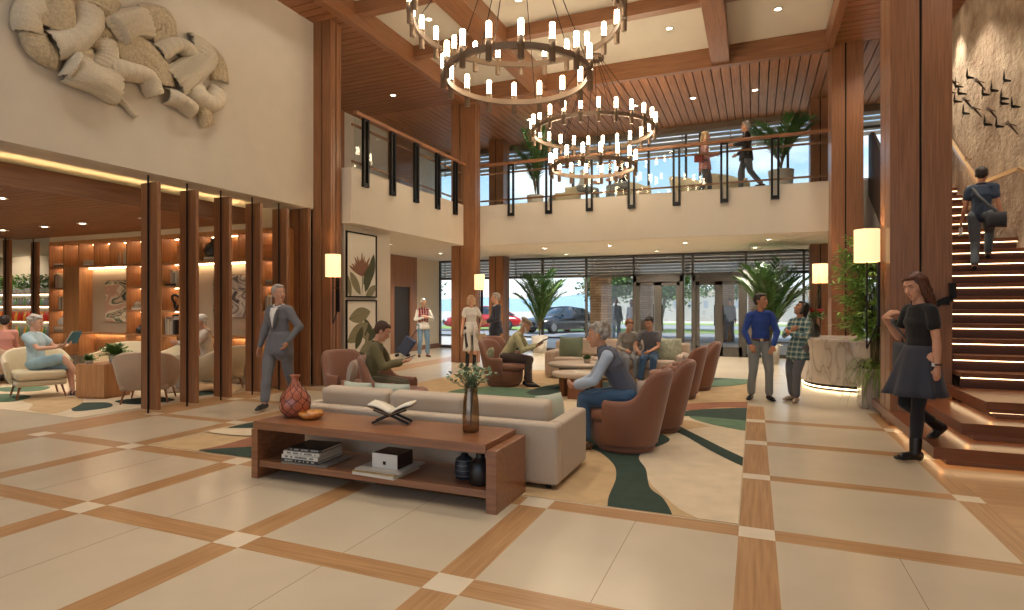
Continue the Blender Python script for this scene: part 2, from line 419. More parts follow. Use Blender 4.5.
# back of the hall behind the camera: piers, opening left unglazed to let sky light in as fill
B('wall_back', CREAM, -28, -11, -6.2, -6, 0, 3.4)['kind'] = 'structure'
bk = MB(); bk.box(-11, 6, -6.2, -6, 6.2, 7.1)
for x in (-8, -4.5, -1, 2.5): bk.box(x, x + .3, -6.2, -6, 0, 6.2)
struct(bk.build('wall_back_piers', WOODZ))
# ================================================================ FACADE, OUTSIDE
def facade(z0, z1, ztran, xs_, name_n, doors=()):
    """one glazed storey: every bay is a window with frame and pane"""
    k = name_n
    for i in range(len(xs_) - 1):
        a, c = xs_[i], xs_[i + 1]; isd = i in doors
        f = MB(); w_ = .032
        f.box(a, a + w_, 18, 18.12, z0, z1); f.box(c - w_, c, 18, 18.12, z0, z1); f.box(a, c, 18, 18.12, z1 - .06, z1); f.box(a, c, 18, 18.12, ztran - .04, ztran + .04)
        if not isd: f.box(a, c, 18, 18.12, z0, z0 + .1); f.box(a, c, 18, 18.12, z0 + .42, z0 + .47)
        o = struct(f.build('window_%d' % k, FRAME)); k += 1
        B('pane', GLASS, a + w_, c - w_, 18.05, 18.062, ztran + .04, z1 - .06, o)
        if not isd: B('pane', GLASS, a + w_, c - w_, 18.05, 18.062, z0 + .1, ztran - .04, o)
    return k
gx = [-10.3, -9.1, -7.9, -6.75, -5.55, -4.3, -2.85, -.95, -.65, .35, 1.5, 2.4, 3.4]
gx = [-10.3, -9.0, -7.9, -6.44, -4.96, -3.45, -1.98, -1.71, -.24, 1.25, 2.4, 3.3]
k_ = facade(0, 3.05, 2.42, gx, 1, doors=(5, 7))
def glass_door(x0, x1, n_):
    m_ = (x0 + x1) / 2
    f = MB(); f.box(x0, x0 + .09, 17.95, 18.1, 0, 2.38); f.box(x1 - .09, x1, 17.95, 18.1, 0, 2.38); f.box(x0, x1, 17.95, 18.1, 2.2, 2.38)
    o = struct(f.build('door_%d' % n_, FRAME))
    for a, c in ((x0 + .09, m_), (m_, x1 - .09)):
        g = MB(); g.box(a, a + .11, 17.99, 18.06, 0, 2.2); g.box(c - .11, c, 17.99, 18.06, 0, 2.2); g.box(a, c, 17.99, 18.06, 2.09, 2.2); g.box(a, c, 17.99, 18.06, 0, .28)
        lf = g.build('door_leaf', FRAME, o); B('pane', GLASS, a + .11, c - .11, 18.02, 18.03, .28, 2.09, lf)
        MB().tube([(m_ + (.12 if a == m_ else -.12), 17.94, .9), (m_ + (.12 if a == m_ else -.12), 17.94, 1.5)], .012).build('door_handle', BLACKM, lf)
glass_door(-3.45, -1.98, 3); glass_door(-1.71, -.24, 4)
ux = [-10.3, -9.0, -7.85, -6.6, -5.4, -4.2, -3.0, -1.9, -1.5, -.3, .85, 1.75, 3.3]
facade(4.1, 6.75, 6.25, ux, k_)
# header above the upper glazing
B('trim_4', mat('taupe_header', (120, 100, 80), .7), -10.3, 3.35, 17.7, 18, 6.58, 6.75)['kind'] = 'structure'
# exterior sun-shade slats
def louvre(z0, z1, n_, label):
    b_ = MB()
    for i in range(n_):
        z = z0 + (z1 - z0) * (i + .5) / n_; b_.obox((-3.4, 18.75, z), 15, .16, .03, tilt=-.35)
    for x in np.arange(-10.5, 4, 1.4): b_.box(x, x + .04, 18.12, 18.8, z0, z0 + .06); b_.box(x, x + .04, 18.72, 18.8, z0, z1)
    return tag(b_.build('sunshade_louvre', mat('louvre_grey', (150, 142, 132), .6)), label, 'louvre', kind='structure')
louvre(2.42, 3.2, 8, 'grey horizontal sunshade slats outside, above the entrance doors')
louvre(6.2, 6.9, 5, 'grey horizontal sunshade slats outside the upper storey windows')
# ground outside
PAVE = mat('outside_paving', (188, 180, 168), .8, noise=(2, .05)); ROAD = mat('road_grey', (138, 140, 142), .85); LAWN = mat('lawn_green', (132, 158, 78), .9, noise=(3, .15))
for nm, m_, y0, y1, z in (('ground_paving', PAVE, 18, 24.5, -.02), ('ground_drive', ROAD, 24.5, 33, -.03), ('ground_lawn', LAWN, 33, 37.5, -.01), ('ground_road', ROAD, 37.5, 46, -.03), ('ground_lawn', LAWN, 46, 50, -.01), ('ground_far', PAVE, 50, 140, -.02)):
    B(nm, m_, -90, 60, y0, y1, z - .2, z)['kind'] = 'structure'
# porte-cochere roof carried by banded brick piers
CAN = MB(); CAN.box(-6.2, 6, 19.2, 29, 3.35, 3.7)
struct(CAN.build('canopy_roof', mat('canopy_soffit', (196, 178, 156), .8)))
BRK = bpy.data.materials.new('banded_brick'); BRK.use_nodes = True
n, l = BRK.node_tree.nodes, BRK.node_tree.links; b = n['Principled BSDF']; b.inputs['Roughness'].default_value = .85
tc = n.new('ShaderNodeTexCoord'); br = n.new('ShaderNodeTexBrick'); mp = n.new('ShaderNodeMapping'); mp.inputs['Rotation'].default_value = (PI / 2, 0, 0)
l.new(tc.outputs['Object'], mp.inputs[0]); l.new(mp.outputs[0], br.inputs['Vector'])
br.inputs['Color1'].default_value = lin((196, 160, 122)) + (1,); br.inputs['Color2'].default_value = lin((178, 140, 104)) + (1,); br.inputs['Mortar'].default_value = lin((128, 98, 74)) + (1,)
br.inputs['Scale'].default_value = 1; br.inputs['Brick Width'].default_value = .5; br.inputs['Row Height'].default_value = .09; br.inputs['Mortar Size'].default_value = .008
l.new(br.outputs['Color'], b.inputs['Base Color'])
def pier(x, y, w_, h=3.35):
    b_ = MB(); z = 0
    while z < h - .01:
        b_.box(x - w_ / 2, x + w_ / 2, y - w_ / 2, y + w_ / 2, z, z + .075); b_.box(x - w_ / 2 + .02, x + w_ / 2 - .02, y - w_ / 2 + .02, y + w_ / 2 - .02, z + .075, z + .09); z += .09
    return struct(b_.build('brick_pier', BRK))
pier(-4.95, 19.9, .62); pier(-4.2, 24.4, .62); pier(.1, 20.6, .62); pier(-1.05, 25.9, .5)
# pale building and hills far behind
b_ = MB(); b_.box(-18, -13.3, 70, 78, 0, 4.6); b_.box(-13.2, 14, 58, 70, 0, 2.7); b_.box(-13.3, 14.5, 57.7, 58, 2.7, 3.0)
fb_ = tag(b_.build('office_building', mat('far_building', (214, 206, 192), .9)), 'long pale low building across the road behind the trees', 'building')
wb = MB()
for i in range(18): wb.box(-11.5 + i * 1.4, -11.1 + i * 1.4, 57.94, 58, 1.2, 1.9)
wb.build('window', mat('far_window', (176, 180, 184), .3), fb_)
hv = []
hl = MB(); P_ = []
for i in range(60):
    x = -150 + i * 3.6; h = 4.2 + 1.3 * math.sin(i * .21) + .6 * math.sin(i * .57 + 1)
    P_.append([(x, 128, 0), (x, 131, h * .6), (x, 137, h), (x, 139, 0)])
hl.grid(P_)
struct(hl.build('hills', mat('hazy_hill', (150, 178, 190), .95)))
# a person-free tree builder used outdoors
LEAFM = mat('tree_leaf', (96, 128, 62), .7, noise=(2, .25)); BARK = mat('tree_bark', (104, 92, 80), .9, bump=.5, noise=(20, .2, (1, 1, .2)))
def leaf_quad(b_, p, d, up, L, W, mi=0, fold=.2):
    d = Vector(d).normalized(); s = d.cross(Vector(up))
    if s.length < 1e-3: s = Vector((1, 0, 0))
    s.normalize(); nrm = s.cross(d); p = Vector(p)
    v = [p, p + d * L * .45 + s * W / 2 + nrm * fold * W, p + d * L, p + d * L * .45 - s * W / 2 + nrm * fold * W]
    b_.add(v, [(0, 1, 2), (0, 2, 3)], mi, True)
def tree(x, y, h, r, label, seed):
    rd = random.Random(seed); t = thing('street_tree', label, 'tree', (x, y, 0), group='trees on the lawn outside')
    tb = MB(); fo = MB(); tips = []
    def br(p, d, L, rad, dep):
        q = p + d * L; m_ = p + d * L * .5 + Vector((rd.uniform(-.1, .1), rd.uniform(-.1, .1), 0)) * L
        tb.tube([p, m_, q], [rad, rad * .85, rad * .65], 7)
        if dep == 0: tips.append(q); return
        for i in range(3 if dep > 1 else 3):
            a = rd.uniform(0, 6.28); sp_ = rd.uniform(.5, .85)
            nd = (d + Vector((math.cos(a), math.sin(a), rd.uniform(-.1, .4))) * sp_).normalized()
            br(q, nd, L * rd.uniform(.6, .85), rad * .6, dep - 1)
    br(Vector((0, 0, 0)), Vector((.1, 0, 1)).normalized(), h * .25, .16, 3)
    for q in tips:
        for i in range(110):
            o_ = Vector((rd.gauss(0, 1), rd.gauss(0, 1), rd.gauss(0, .7))) * r * .22
            leaf_quad(fo, q + o_, (rd.uniform(-1, 1), rd.uniform(-1, 1), rd.uniform(-.6, .4)), (0, 0, 1), .34, .22)
    tb.build('trunk', BARK, t); fo.build('foliage', LEAFM, t); return t
tree(-5.0, 34.3, 5.2, 3.4, 'leafy branching tree seen through the entrance door nearest the sofa', 1)
tree(-1.7, 36.8, 5.4, 3.2, 'leafy tree seen through the entrance door nearest the blue-shirted man', 2)
tree(-8.3, 35.0, 4.8, 2.2, 'leafy tree outside between the parked black car and the entrance', 3)
tree(-22.5, 33.8, 5, 3, 'leafy tree outside behind the red car', 4)
# ================================================================ RAILINGS
RAILW = wood('rail_wood', (132, 88, 56), (160, 110, 74), 'x', .4, 40)
RGL = glass('rail_glass', (246, 250, 250), .05)
def rail_posts(r, pts, along):
    for (x, y) in pts:
        b_ = MB()
        if along == 'x':
            b_.box(x - .085, x - .04, y - .03, y + .03, 3.78, 5.1); b_.box(x + .04, x + .085, y - .03, y + .03, 3.78, 5.1)
            b_.box(x - .075, x + .075, y - .028, y + .028, 3.78, 3.86); b_.box(x - .075, x + .075, y - .028, y + .028, 5.06, 5.1)
        else:
            b_.box(x - .03, x + .03, y - .085, y - .04, 3.78, 5.1); b_.box(x - .03, x + .03, y + .04, y + .085, 3.78, 5.1)
            b_.box(x - .028, x + .028, y - .075, y + .075, 3.78, 3.86); b_.box(x - .028, x + .028, y - .075, y + .075, 5.06, 5.1)
        b_.build('post', BLACKM, r)
r = thing('railing', 'glass balcony railing with dark posts across the upper floor facing the entrance', 'railing')
rail_posts(r, [(x, 13.765) for x in (-5.77, -4.75, -3.71, -2.69, -1.66, -.63, .40)], 'x')
B('handrail', RAILW, -6.66, 1.42, 13.72, 13.79, 5.1, 5.17, r, .01); B('middle_rail', RAILW, -6.66, 1.42, 13.81, 13.85, 4.9, 4.94, r); B('bottom_rail', RAILW, -6.66, 1.42, 13.81, 13.85, 4.2, 4.24, r)
B('glass_panel', RGL, -6.66, 1.42, 13.775, 13.787, 4.1, 5.05, r)
r = thing('railing', 'glass balcony railing with dark posts on the side gallery above the botanical pictures', 'railing')
rail_posts(r, [(-6.965, y) for y in (9.33, 10.25, 11.16, 12.11, 13.0)], 'y')
RAILY = wood('rail_wood_along', (132, 88, 56), (160, 110, 74), 'y', .4, 40)
B('handrail', RAILY, -6.99, -6.92, 9.0, 13.5, 5.1, 5.17, r, .01); B('middle_rail', RAILY, -7.05, -7.01, 9.0, 13.5, 4.9, 4.94, r); B('bottom_rail', RAILY, -7.05, -7.01, 9.0, 13.5, 4.2, 4.24, r)
B('glass_panel', RGL, -6.987, -6.975, 9.0, 13.5, 4.1, 5.05, r)

# ================================================================ STAIRCASE
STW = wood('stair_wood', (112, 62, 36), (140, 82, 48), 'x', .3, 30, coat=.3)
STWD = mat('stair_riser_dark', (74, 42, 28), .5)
st = thing('staircase', 'wide brown timber staircase with a warm light strip under every tread', 'staircase')
LED = emis('stair_led', (255, 220, 168), 6.5)
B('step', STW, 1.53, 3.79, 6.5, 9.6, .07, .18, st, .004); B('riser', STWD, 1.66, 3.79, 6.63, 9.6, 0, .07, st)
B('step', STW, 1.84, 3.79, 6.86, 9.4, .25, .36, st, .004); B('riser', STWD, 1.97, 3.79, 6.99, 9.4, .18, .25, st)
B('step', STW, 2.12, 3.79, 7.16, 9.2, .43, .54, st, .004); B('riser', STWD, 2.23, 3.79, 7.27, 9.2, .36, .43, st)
for (x0, y0, z) in ((1.6, 6.56, .066), (1.9, 6.92, .246), (2.17, 7.22, .426)):
    B('light_strip', LED, x0, x0 + .015, y0, 9.1, z - .006, z + .003, st); B('light_strip', LED, x0, 3.75, y0, y0 + .015, z - .006, z + .003, st)
for k in range(20):
    y = 8.2 + .28 * k; z = .72 + .18 * k; xl = 2.2; xr = 3.79 if y < 10.35 else (3.34 if y > 11.05 else 3.8 - (y - 10.4) * .25)
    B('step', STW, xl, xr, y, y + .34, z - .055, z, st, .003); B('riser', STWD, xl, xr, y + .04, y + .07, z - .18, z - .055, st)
    B('light_strip', LED, xl, xr, y + .022, y + .034, z - .066, z - .056, st)
b_ = MB()
def sl(y): return .72 + (y - 8.2) * .18 / .28
for x0, x1, top in ((2.14, 2.2, .82),):
    P = [(9.12, sl(9.12) - .5), (13.8, sl(13.52) - .4), (13.8, sl(13.52) + top), (13.52, sl(13.52) + top), (9.12, sl(9.12) + top)]
    v = [(x0, y, z) for y, z in P] + [(x1, y, z) for y, z in P]; n_ = len(P)
    b_.add(v, [tuple(range(n_)), tuple(range(2 * n_ - 1, n_ - 1, -1))] + [(i, n_ + i, n_ + (i + 1) % n_, (i + 1) % n_) for i in range(n_)])
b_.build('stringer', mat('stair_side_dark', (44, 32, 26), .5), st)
# underside
b_ = MB(); v = []
for x in (2.2, 3.34):
    v += [(x, 8.3, sl(8.3) - .3), (x, 13.8, sl(13.8) - .3), (x, 13.8, sl(13.8) - .42), (x, 8.3, sl(8.3) - .42)]
b_.add(v, [(0, 1, 2, 3), (7, 6, 5, 4), (0, 4, 5, 1), (3, 2, 6, 7), (1, 5, 6, 2), (0, 3, 7, 4)])
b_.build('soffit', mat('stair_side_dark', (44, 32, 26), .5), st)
b_ = MB(); b_.box(3.2, 3.34, 8.25, 8.3, 0, .5)
hr = thing('handrail', 'pale brass handrail with a level break fixed to the rough stone wall', 'handrail')
BRASS = mat('pale_brass', (214, 180, 136), .3, .7)
def rz_(y): return sl(y) + .86
pts = [(3.27, 14.2, rz_(13.5)), (3.27, 13.5, rz_(13.5)), (3.27, 11.35, 3.41), (3.62, 10.9, 3.53), (3.68, 10.5, 3.32), (3.68, 8.3, 3.36 - 2.3 * .643), (3.68, 7.6, 1.5)]
b_ = MB()
for i in range(len(pts) - 1):
    p, q = Vector(pts[i]), Vector(pts[i + 1]); d = (q - p).normalized(); s = d.cross(Vector((0, 0, 1))).normalized() * .028; u = s.cross(d).normalized() * .028
    v = [p - s - u, p + s - u, p + s + u, p - s + u, q - s - u, q + s - u, q + s + u, q - s + u]
    b_.add(v, [(0, 1, 2, 3), (7, 6, 5, 4), (0, 4, 5, 1), (1, 5, 6, 2), (2, 6, 7, 3), (3, 7, 4, 0)])
b_.build('rail', BRASS, hr)
for (x, y, z, xw) in ((3.27, 13.2, rz_(13.2), 3.36), (3.27, 12, rz_(12), 3.36), (3.68, 10.3, 3.17, 3.8), (3.68, 9, 2.33, 3.8)):
    MB().tube([(x, y, z - .02), (x, y, z - .08), (xw, y, z - .08)], .012).build('bracket', BRASS, hr)
hb = thing('handrail', 'black handrail rising across the wood pillar behind the woman in black', 'handrail')
b_ = MB()
pp = [(1.5, 8.42, 1.22), (2.1, 8.42, 1.56), (2.17, 8.42, 1.58), (2.17, 8.42, 1.76)]
for i in range(3):
    p, q = Vector(pp[i]), Vector(pp[i + 1]); d = (q - p).normalized(); s = Vector((0, .02, 0)); u = d.cross(Vector((0, 1, 0))).normalized() * .035
    v = [p - s - u, p + s - u, p + s + u, p - s + u, q - s - u, q + s - u, q + s + u, q - s + u]
    b_.add(v, [(0, 1, 2, 3), (7, 6, 5, 4), (0, 4, 5, 1), (1, 5, 6, 2), (2, 6, 7, 3), (3, 7, 4, 0)])
b_.build('rail', BLACKM, hb)
B('bracket', BLACKM, 1.7, 1.74, 8.4, 8.5, 1.3, 1.34, hb); B('bracket', BLACKM, 2.1, 2.14, 8.4, 8.5, 1.5, 1.54, hb)

# small hooked birds fixed to the stone wall, long shadows fall below them
def wallbird(y, z, kind, label, xw=3.35):
    b_ = MB(); x = 3.35
    if kind == 0:  # hook
        pts = [(x, 0, -.16), (x - .1, 0, 0), (x - .14, -.02, .03), (x - .16, -.1, .02), (x - .15, -.15, -.05)]
        b_.tube([(p[0] - x, p[1], p[2]) for p in pts], [.006, .02, .028, .02, .005], 7)
        b_.tube([(0, .03, -.02), (-.14, -.02, .03)], .006, 6)
    else:  # wedge with outstretched wing
        b_.tube([(0, .02, -.01), (-.12, -.03, .0), (-.16, -.08, .015)], [.006, .028, .004], 7)
        b_.add([(-.1, 0, .01), (-.13, -.03, .17), (-.155, -.05, .005), (-.12, -.04, -.01)], [(0, 1, 2), (0, 2, 3), (0, 3, 1), (1, 3, 2)])
        b_.add([(-.1, 0, .01), (-.1, .14, -.03), (-.13, -.01, -.012)], [(0, 1, 2)])
    o = b_.build('wall_bird', BLACKM if kind else BRONZE, loc=(xw, y, z)); return tag(o, label, 'wall sculpture', 'small dark bird forms on the stone wall')
import itertools
def at_wall(u, v, X=3.35):
    r = (u - 512) / 582.6; zz = -(v - 305) / 582.6; C_, S_ = math.cos(TH), math.sin(TH); t = X / (r * C_ - S_)
    return t * (r * S_ + C_), 1.5 + t * zz
birds = [(960, 81, 0), (964, 86, 1), (976, 77, 1), (986, 81, 0), (956, 92, 1), (967, 93, 1), (992, 94, 1), (1001, 90, 1), (1014, 80, 1), (963, 101, 1), (973, 100, 0), (972, 113, 1), (982, 108, 0), (1011, 103, 1), (998, 110, 0), (994, 124, 1), (1006, 126, 1), (1018, 124, 0), (1022, 106, 1), (1011, 98, 1)]
bl = ['small dark hooked bird form fixed to the rough stone wall', 'small dark winged bird form fixed to the rough stone wall']
for u, v, kd in birds:
    y, z = at_wall(u, v)
    xw = 3.35
    if y < 12.2:   # on the oblique part of the wall
        for xw in np.linspace(3.35, 3.8, 19):
            y, z = at_wall(u, v, xw)
            if y >= 12.2 - (xw - 3.35) * 4: break
    wallbird(y, z, kd, bl[kd], xw)

# ================================================================ CHANDELIERS
CANDLE = emis('candle_glass', (255, 232, 196), 34)
BR2 = mat('chandelier_bronze', (136, 116, 98), .4, .6)
def ring(parent, R, z, nc, ph=0.):
    b_ = MB(); seg = 96; h = .075; t = .025
    P = []
    for i in range(seg):
        a = 2 * PI * i / seg; c, s = math.cos(a), math.sin(a)
        P.append([((R + dr) * c, (R + dr) * s, z + dz) for dr, dz in ((-t, -h / 2), (t, -h / 2), (t, h / 2), (-t, h / 2), (-t, -h / 2))])
    b_.grid(P, closeu=True, sm=False); b_.build('ring', BR2, parent)
    for i in range(nc):
        a = 2 * PI * (i + ph) / nc; x, y = (R + .02) * math.cos(a), (R + .02) * math.sin(a)
        hd = MB(); hd.lathe([(.028, -.17), (.04, -.165), (.04, -.02), (.045, -.02), (.045, .1), (.04, .1)], (x, y, z), 12)
        o = hd.build('candle_holder', BR2, parent)
        MB().lathe([(.0, .1), (.034, .1), (.034, .29), (.026, .305), (0, .31)], (x, y, z), 12).build('candle', CANDLE, o)
def chandelier(x, y, label, ztop=6.95, can=(0, 0), k=1., dz=0.):
    t = thing('chandelier', label, 'chandelier', (x, y, 0), group=None)
    ring(t, 1.42 * k, 5.36 + dz, 24, .3); ring(t, .98 * k, 4.6 + dz, 16, .1)
    MB().lathe([(0, 0), (.22, 0), (.22, .06), (0, .06)], (can[0], can[1], ztop - .06), 24).build('ceiling_plate', BR2, t)
    b_ = MB()
    for i in range(6):
        a = 2 * PI * i / 6 + .3; b_.tube([(can[0] + .16 * math.cos(a), can[1] + .16 * math.sin(a), ztop - .05), (1.42 * k * math.cos(a), 1.42 * k * math.sin(a), 5.4 + dz)], .007, 5)
    for i in range(4):
        a = 2 * PI * i / 4 + .1; b_.tube([(can[0] + .08 * math.cos(a), can[1] + .08 * math.sin(a), ztop - .05), (.98 * k * math.cos(a), .98 * k * math.sin(a), 4.64 + dz)], .006, 5)
    b_.build('suspension_wires', BLACKM, t); return t
chandelier(-2.99, 7.35, 'large two-ring bronze chandelier with candle lights, the bigger and nearer one', 7.1)
chandelier(-3.25, 12.35, 'two-ring bronze candle chandelier hanging farther off before the upper gallery', 7.1, can=(-.1, .5), k=.92, dz=-.12)

# ================================================================ DOWNLIGHTS (recessed spots; those in the coffers are added fill)
DLM = emis('downlight_glow', (255, 240, 216), 24); DLR = mat('downlight_trim', (232, 224, 210), .4)
def spot(x, y, z, power, size=2.1, blend=.6, col=(1, .90, .77), tgt=None):
    L = bpy.data.lights.new('spot_light', 'SPOT'); L.energy = power; L.spot_size = size; L.spot_blend = blend; L.shadow_soft_size = .06; L.color = col
    o = bpy.data.objects.new('spot_light', L); COL.objects.link(o); o.location = (x, y, z)
    if tgt: o.rotation_euler = (Vector(tgt) - Vector((x, y, z))).to_track_quat('-Z', 'Y').to_euler()
    return o
dl0 = None
def down(x, y, z, power, where, size=2.3, col=(1, .90, .77), tgt=None, grp='recessed ceiling downlights'):
    global dl0
    if dl0 is None:
        t = thing('downlight', where, 'downlight', (x, y, z), group=grp)
        MB().lathe([(.055, 0), (.085, -.002), (.09, -.012), (.055, -.012), (.055, .0)], seg=16).build('trim_ring', DLR, t)
        MB().lathe([(0, -.006), (.054, -.006)], seg=16).build('lamp', DLM, t)
        dl0 = t
    else:
        t = dup(dl0, (x, y, z), 0, where, grp)
    if power: spot(x, y, z - .03, power, size, .7, col, tgt)
# second-floor timber soffit
for (x, y) in ((-8.2, 9.9), (-8.35, 12.3), (-1.45, 15.4), (.0, 15.4), (-2.9, 15.4), (-4.4, 15.4), (-5.9, 15.4)): down(x, y, 6.75, 60, 'small round downlight in the timber ceiling over the upper gallery', grp='downlights in the upper timber ceiling')
for (x, y) in ((2.2, 12.2), (2.8, 9.8), (2.8, 7.2)): down(x, y, 6.75, 150, 'round downlight in the timber ceiling beside the stone wall', 2.2, grp='downlights above the stair')
for (x, y) in ((-8.0, 7.5), (-8, 4.5)): pass
# ground-floor soffit
for (x, y) in ((-5.3, 15), (-3.5, 15), (-1.6, 15), (.3, 15), (-8.6, 12.5), (-8.7, 15.3), (-5.3, 17), (-2.6, 17), (0, 17)): down(x, y, 3.05, 270, 'small round downlight in the pale ceiling under the balcony', grp='downlights under the balcony')
# lounge raft
for (x, y) in ((-11.0, 6.6), (-12.6, 5.7), (-12.1, 6.6), (-9.4, 6.6), (-11.0, 4.6), (-13.4, 6.6), (-9.4, 4.6), (-13.2, 4.4)): down(x, y, 2.95, 75, 'small round downlight in the hung timber ceiling of the lounge', grp='downlights in the lounge raft')
# coffer downlights added as fill to brighten the hall
for yy in (-1.5, 1.9, 3.9, 5.9, 9.9, 12.1):
    for xx in (-5.9, -4, -1.6, .4): down(xx, yy, 7.1, 125, 'added round fill light recessed in the white coffered ceiling', 1.45, grp='added fill lights in the coffers')
down(.95, 11.2, 7.1, 260, 'added round fill light recessed in the white coffered ceiling', 1.2, grp='added fill lights in the coffers')  # extra spot added to brighten the bamboo leaves
# art wall washers
for yy in (1.2, 3.4, 5.4, 7.4): down(-6.2, yy, 7.1, 30, 'round wall washer in the ceiling before the fabric artwork', 1.6, tgt=(-7.6, yy, 4.6), grp='wall washers')
# stone wall grazers
for yy in (9.6, 11.6, 12.6): down(3.0, yy, 6.75, 220, 'round grazing light at the top of the stone wall', 1.1, tgt=(3.3, yy, 4.), grp='stone wall grazers')

# ================================================================ SCONCES / LAMPS
SHADE = mat('lamp_shade_linen', (250, 222, 172), .8, emit=1.15, ecol=(255, 220, 165))
def sconce(x, y, z, label, h=.42, r_=.17, long=.85, ax='y'):
    t = thing('wall_lamp', label, 'lamp', (x, y, z), -PI / 2 if ax == 'x' else 0)
    MB().lathe([(r_, 0), (r_ * 1.0, h), (r_ - .008, h), (r_ - .008, 0), (r_, 0)], seg=28).build('lamp_shade', SHADE, t)
    MB().tube([(0, 0, .1), (0, 0, -long)], .011).build('rod', BLACKM, t)
    MB().box(-.035, .035, .12, .15, -long * .75, .0).build('back_plate', BLACKM, t, .004)
    MB().tube([(0, .13, -.2), (0, 0, -.2)], .009).build('bracket', BLACKM, t); MB().tube([(0, .13, -long * .7), (0, 0, -long)], .009).build('bracket', BLACKM, t)
    L = bpy.data.lights.new('lamp_bulb', 'POINT'); L.energy = 22; L.color = (1, .72, .42); L.shadow_soft_size = .05
    o = bpy.data.objects.new('lamp_bulb', L); COL.objects.link(o); o.location = (x, y, z + h * .5)
    return t
sconce(-7.02, 8.45, 2.01, 'cream drum lamp on the tall wood column beside the botanical pictures', .4, .135)
sconce(-6.44, 13.3, 1.89, 'small cream drum lamp on the wood column behind the woman in white', .38, .13)
sconce(1.2, 13.1, 1.94, 'cream drum lamp behind the red flowers at the reception desk', .38, .14)
sconce(1.37, 8.95, 2.07, 'large cream drum lamp on a long rod beside the big wood pillar and bamboo', .43, .15, 1.15, 'x')

L = bpy.data.lights.new('sun', 'SUN'); L.energy = 6.0; L.angle = .02; L.color = (1, .96, .9)
o = bpy.data.objects.new('sun', L); COL.objects.link(o); o.rotation_euler = (Vector((-.75, .12, -1))).to_track_quat('-Z', 'Y').to_euler(); o.location = (0, 30, 20)
# ================================================================ CARPETS (inlaid, with leaf-like patches)
CT = [mat('carpet_tan', (196, 166, 124), .95, noise=(5, .1), bump=.2), mat('carpet_cream', (214, 196, 166), .95, noise=(5, .07), bump=.2),
      mat('carpet_dark_green', (48, 66, 56), .95, noise=(7, .15), bump=.2), mat('carpet_green', (92, 118, 92), .95, noise=(7, .12), bump=.2),
      mat('carpet_rust', (150, 100, 74), .95, noise=(6, .1), bump=.2)]
def smooth_poly(pts, n=6):
    out = []; N = len(pts)
    for i in range(N):
        p0, p1, p2, p3 = (Vector(pts[(i + k - 1) % N]) for k in range(4))
        for j in range(n):
            t = j / n; out.append(tuple(.5 * ((2 * p1) + (p2 - p0) * t + (2 * p0 - 5 * p1 + 4 * p2 - p3) * t * t + (3 * p1 - p0 - 3 * p2 + p3) * t ** 3)))
    return out
def clip(pts, x0, x1, y0, y1):
    for ax, v, sg in ((0, x0, 1), (0, x1, -1), (1, y0, 1), (1, y1, -1)):
        o = []
        for i in range(len(pts)):
            a, b_ = pts[i - 1], pts[i]; ia = sg * (a[ax] - v) >= 0; ib = sg * (b_[ax] - v) >= 0
            if ia != ib:
                t = (v - a[ax]) / (b_[ax] - a[ax]); o.append((a[0] + (b_[0] - a[0]) * t, a[1] + (b_[1] - a[1]) * t))
            if ib: o.append(b_)
        pts = o
        if not pts: return pts
    return pts
def px(*uv):   # patches were measured on the floor; returns floor points
    C_, S_ = math.cos(TH), math.sin(TH); o = []
    for u, v in uv:
        D = 582.6 * 1.5 / (v - 305); r = D * (u - 512) / 582.6; o.append((r * C_ - D * S_, r * S_ + D * C_))
    return o
rug = MB(); RX0, RX1, RY0, RY1 = -5.97, -.105, 4.27, 12.6
rug.box(RX0, RX1, RY0, RY1, -.01, .004, 0)
patches = [
 (1, px((748, 432), (700, 428), (660, 440), (640, 455), (648, 480), (668, 500), (690, 515), (742, 530), (760, 480))),
 (2, px((560, 455), (592, 450), (612, 463), (616, 478), (608, 500), (612, 515), (640, 520), (672, 522), (664, 500), (650, 488), (646, 470), (640, 455), (670, 440), (640, 430), (590, 436))),
 (2, px((650, 425), (680, 434), (712, 452), (746, 468), (750, 462), (720, 447), (690, 432), (672, 424))),
 (1, px((650, 412), (700, 424), (752, 440), (752, 431), (700, 420), (668, 408))),
 (4, px((668, 409), (690, 404), (730, 402.5), (755, 403), (755, 408), (720, 408), (690, 411))),
 (2, px((664, 416), (690, 411), (720, 409), (755, 409.5), (755, 422), (720, 419), (690, 417))),
 (3, px((690, 417), (720, 419), (755, 423), (755, 432), (725, 428), (700, 422))),
 (1, px((700, 370), (760, 371), (760, 380), (720, 376))),
 (3, px((700, 386), (712, 380), (735, 377.5), (760, 378), (748, 384), (720, 387))),
 (2, px((700, 377), (720, 376.5), (750, 378), (724, 380), (702, 382))),
 (2, px((196, 453), (222, 447), (262, 440), (262, 462), (236, 460))),
 (4, px((200, 451), (222, 446.5), (262, 436), (262, 446), (222, 449.5))),
 (2, px((228, 429), (262, 422), (262, 428))),
 (1, px((205, 430), (262, 430), (262, 437), (220, 435))),
 (2, [(-5.9, 6.9), (-5.2, 6.1), (-4.2, 6.0), (-3.2, 6.7), (-2.4, 6.4), (-2.2, 7.3), (-3.4, 7.5), (-4.6, 7.2), (-5.4, 7.6)]),
 (3, [(-4.8, 8.6), (-3.9, 8.2), (-3.2, 8.8), (-3.6, 9.6), (-4.6, 9.5)]),
 (2, [(-3.4, 9.0), (-2.2, 9.2), (-1.6, 10.4), (-2.3, 11.2), (-3.3, 10.6), (-3.6, 9.7)]),
 (1, [(-2.2, 7.2), (-1.6, 7.9), (-1.9, 9.2), (-2.9, 9.0), (-3.1, 8.0)]),
]
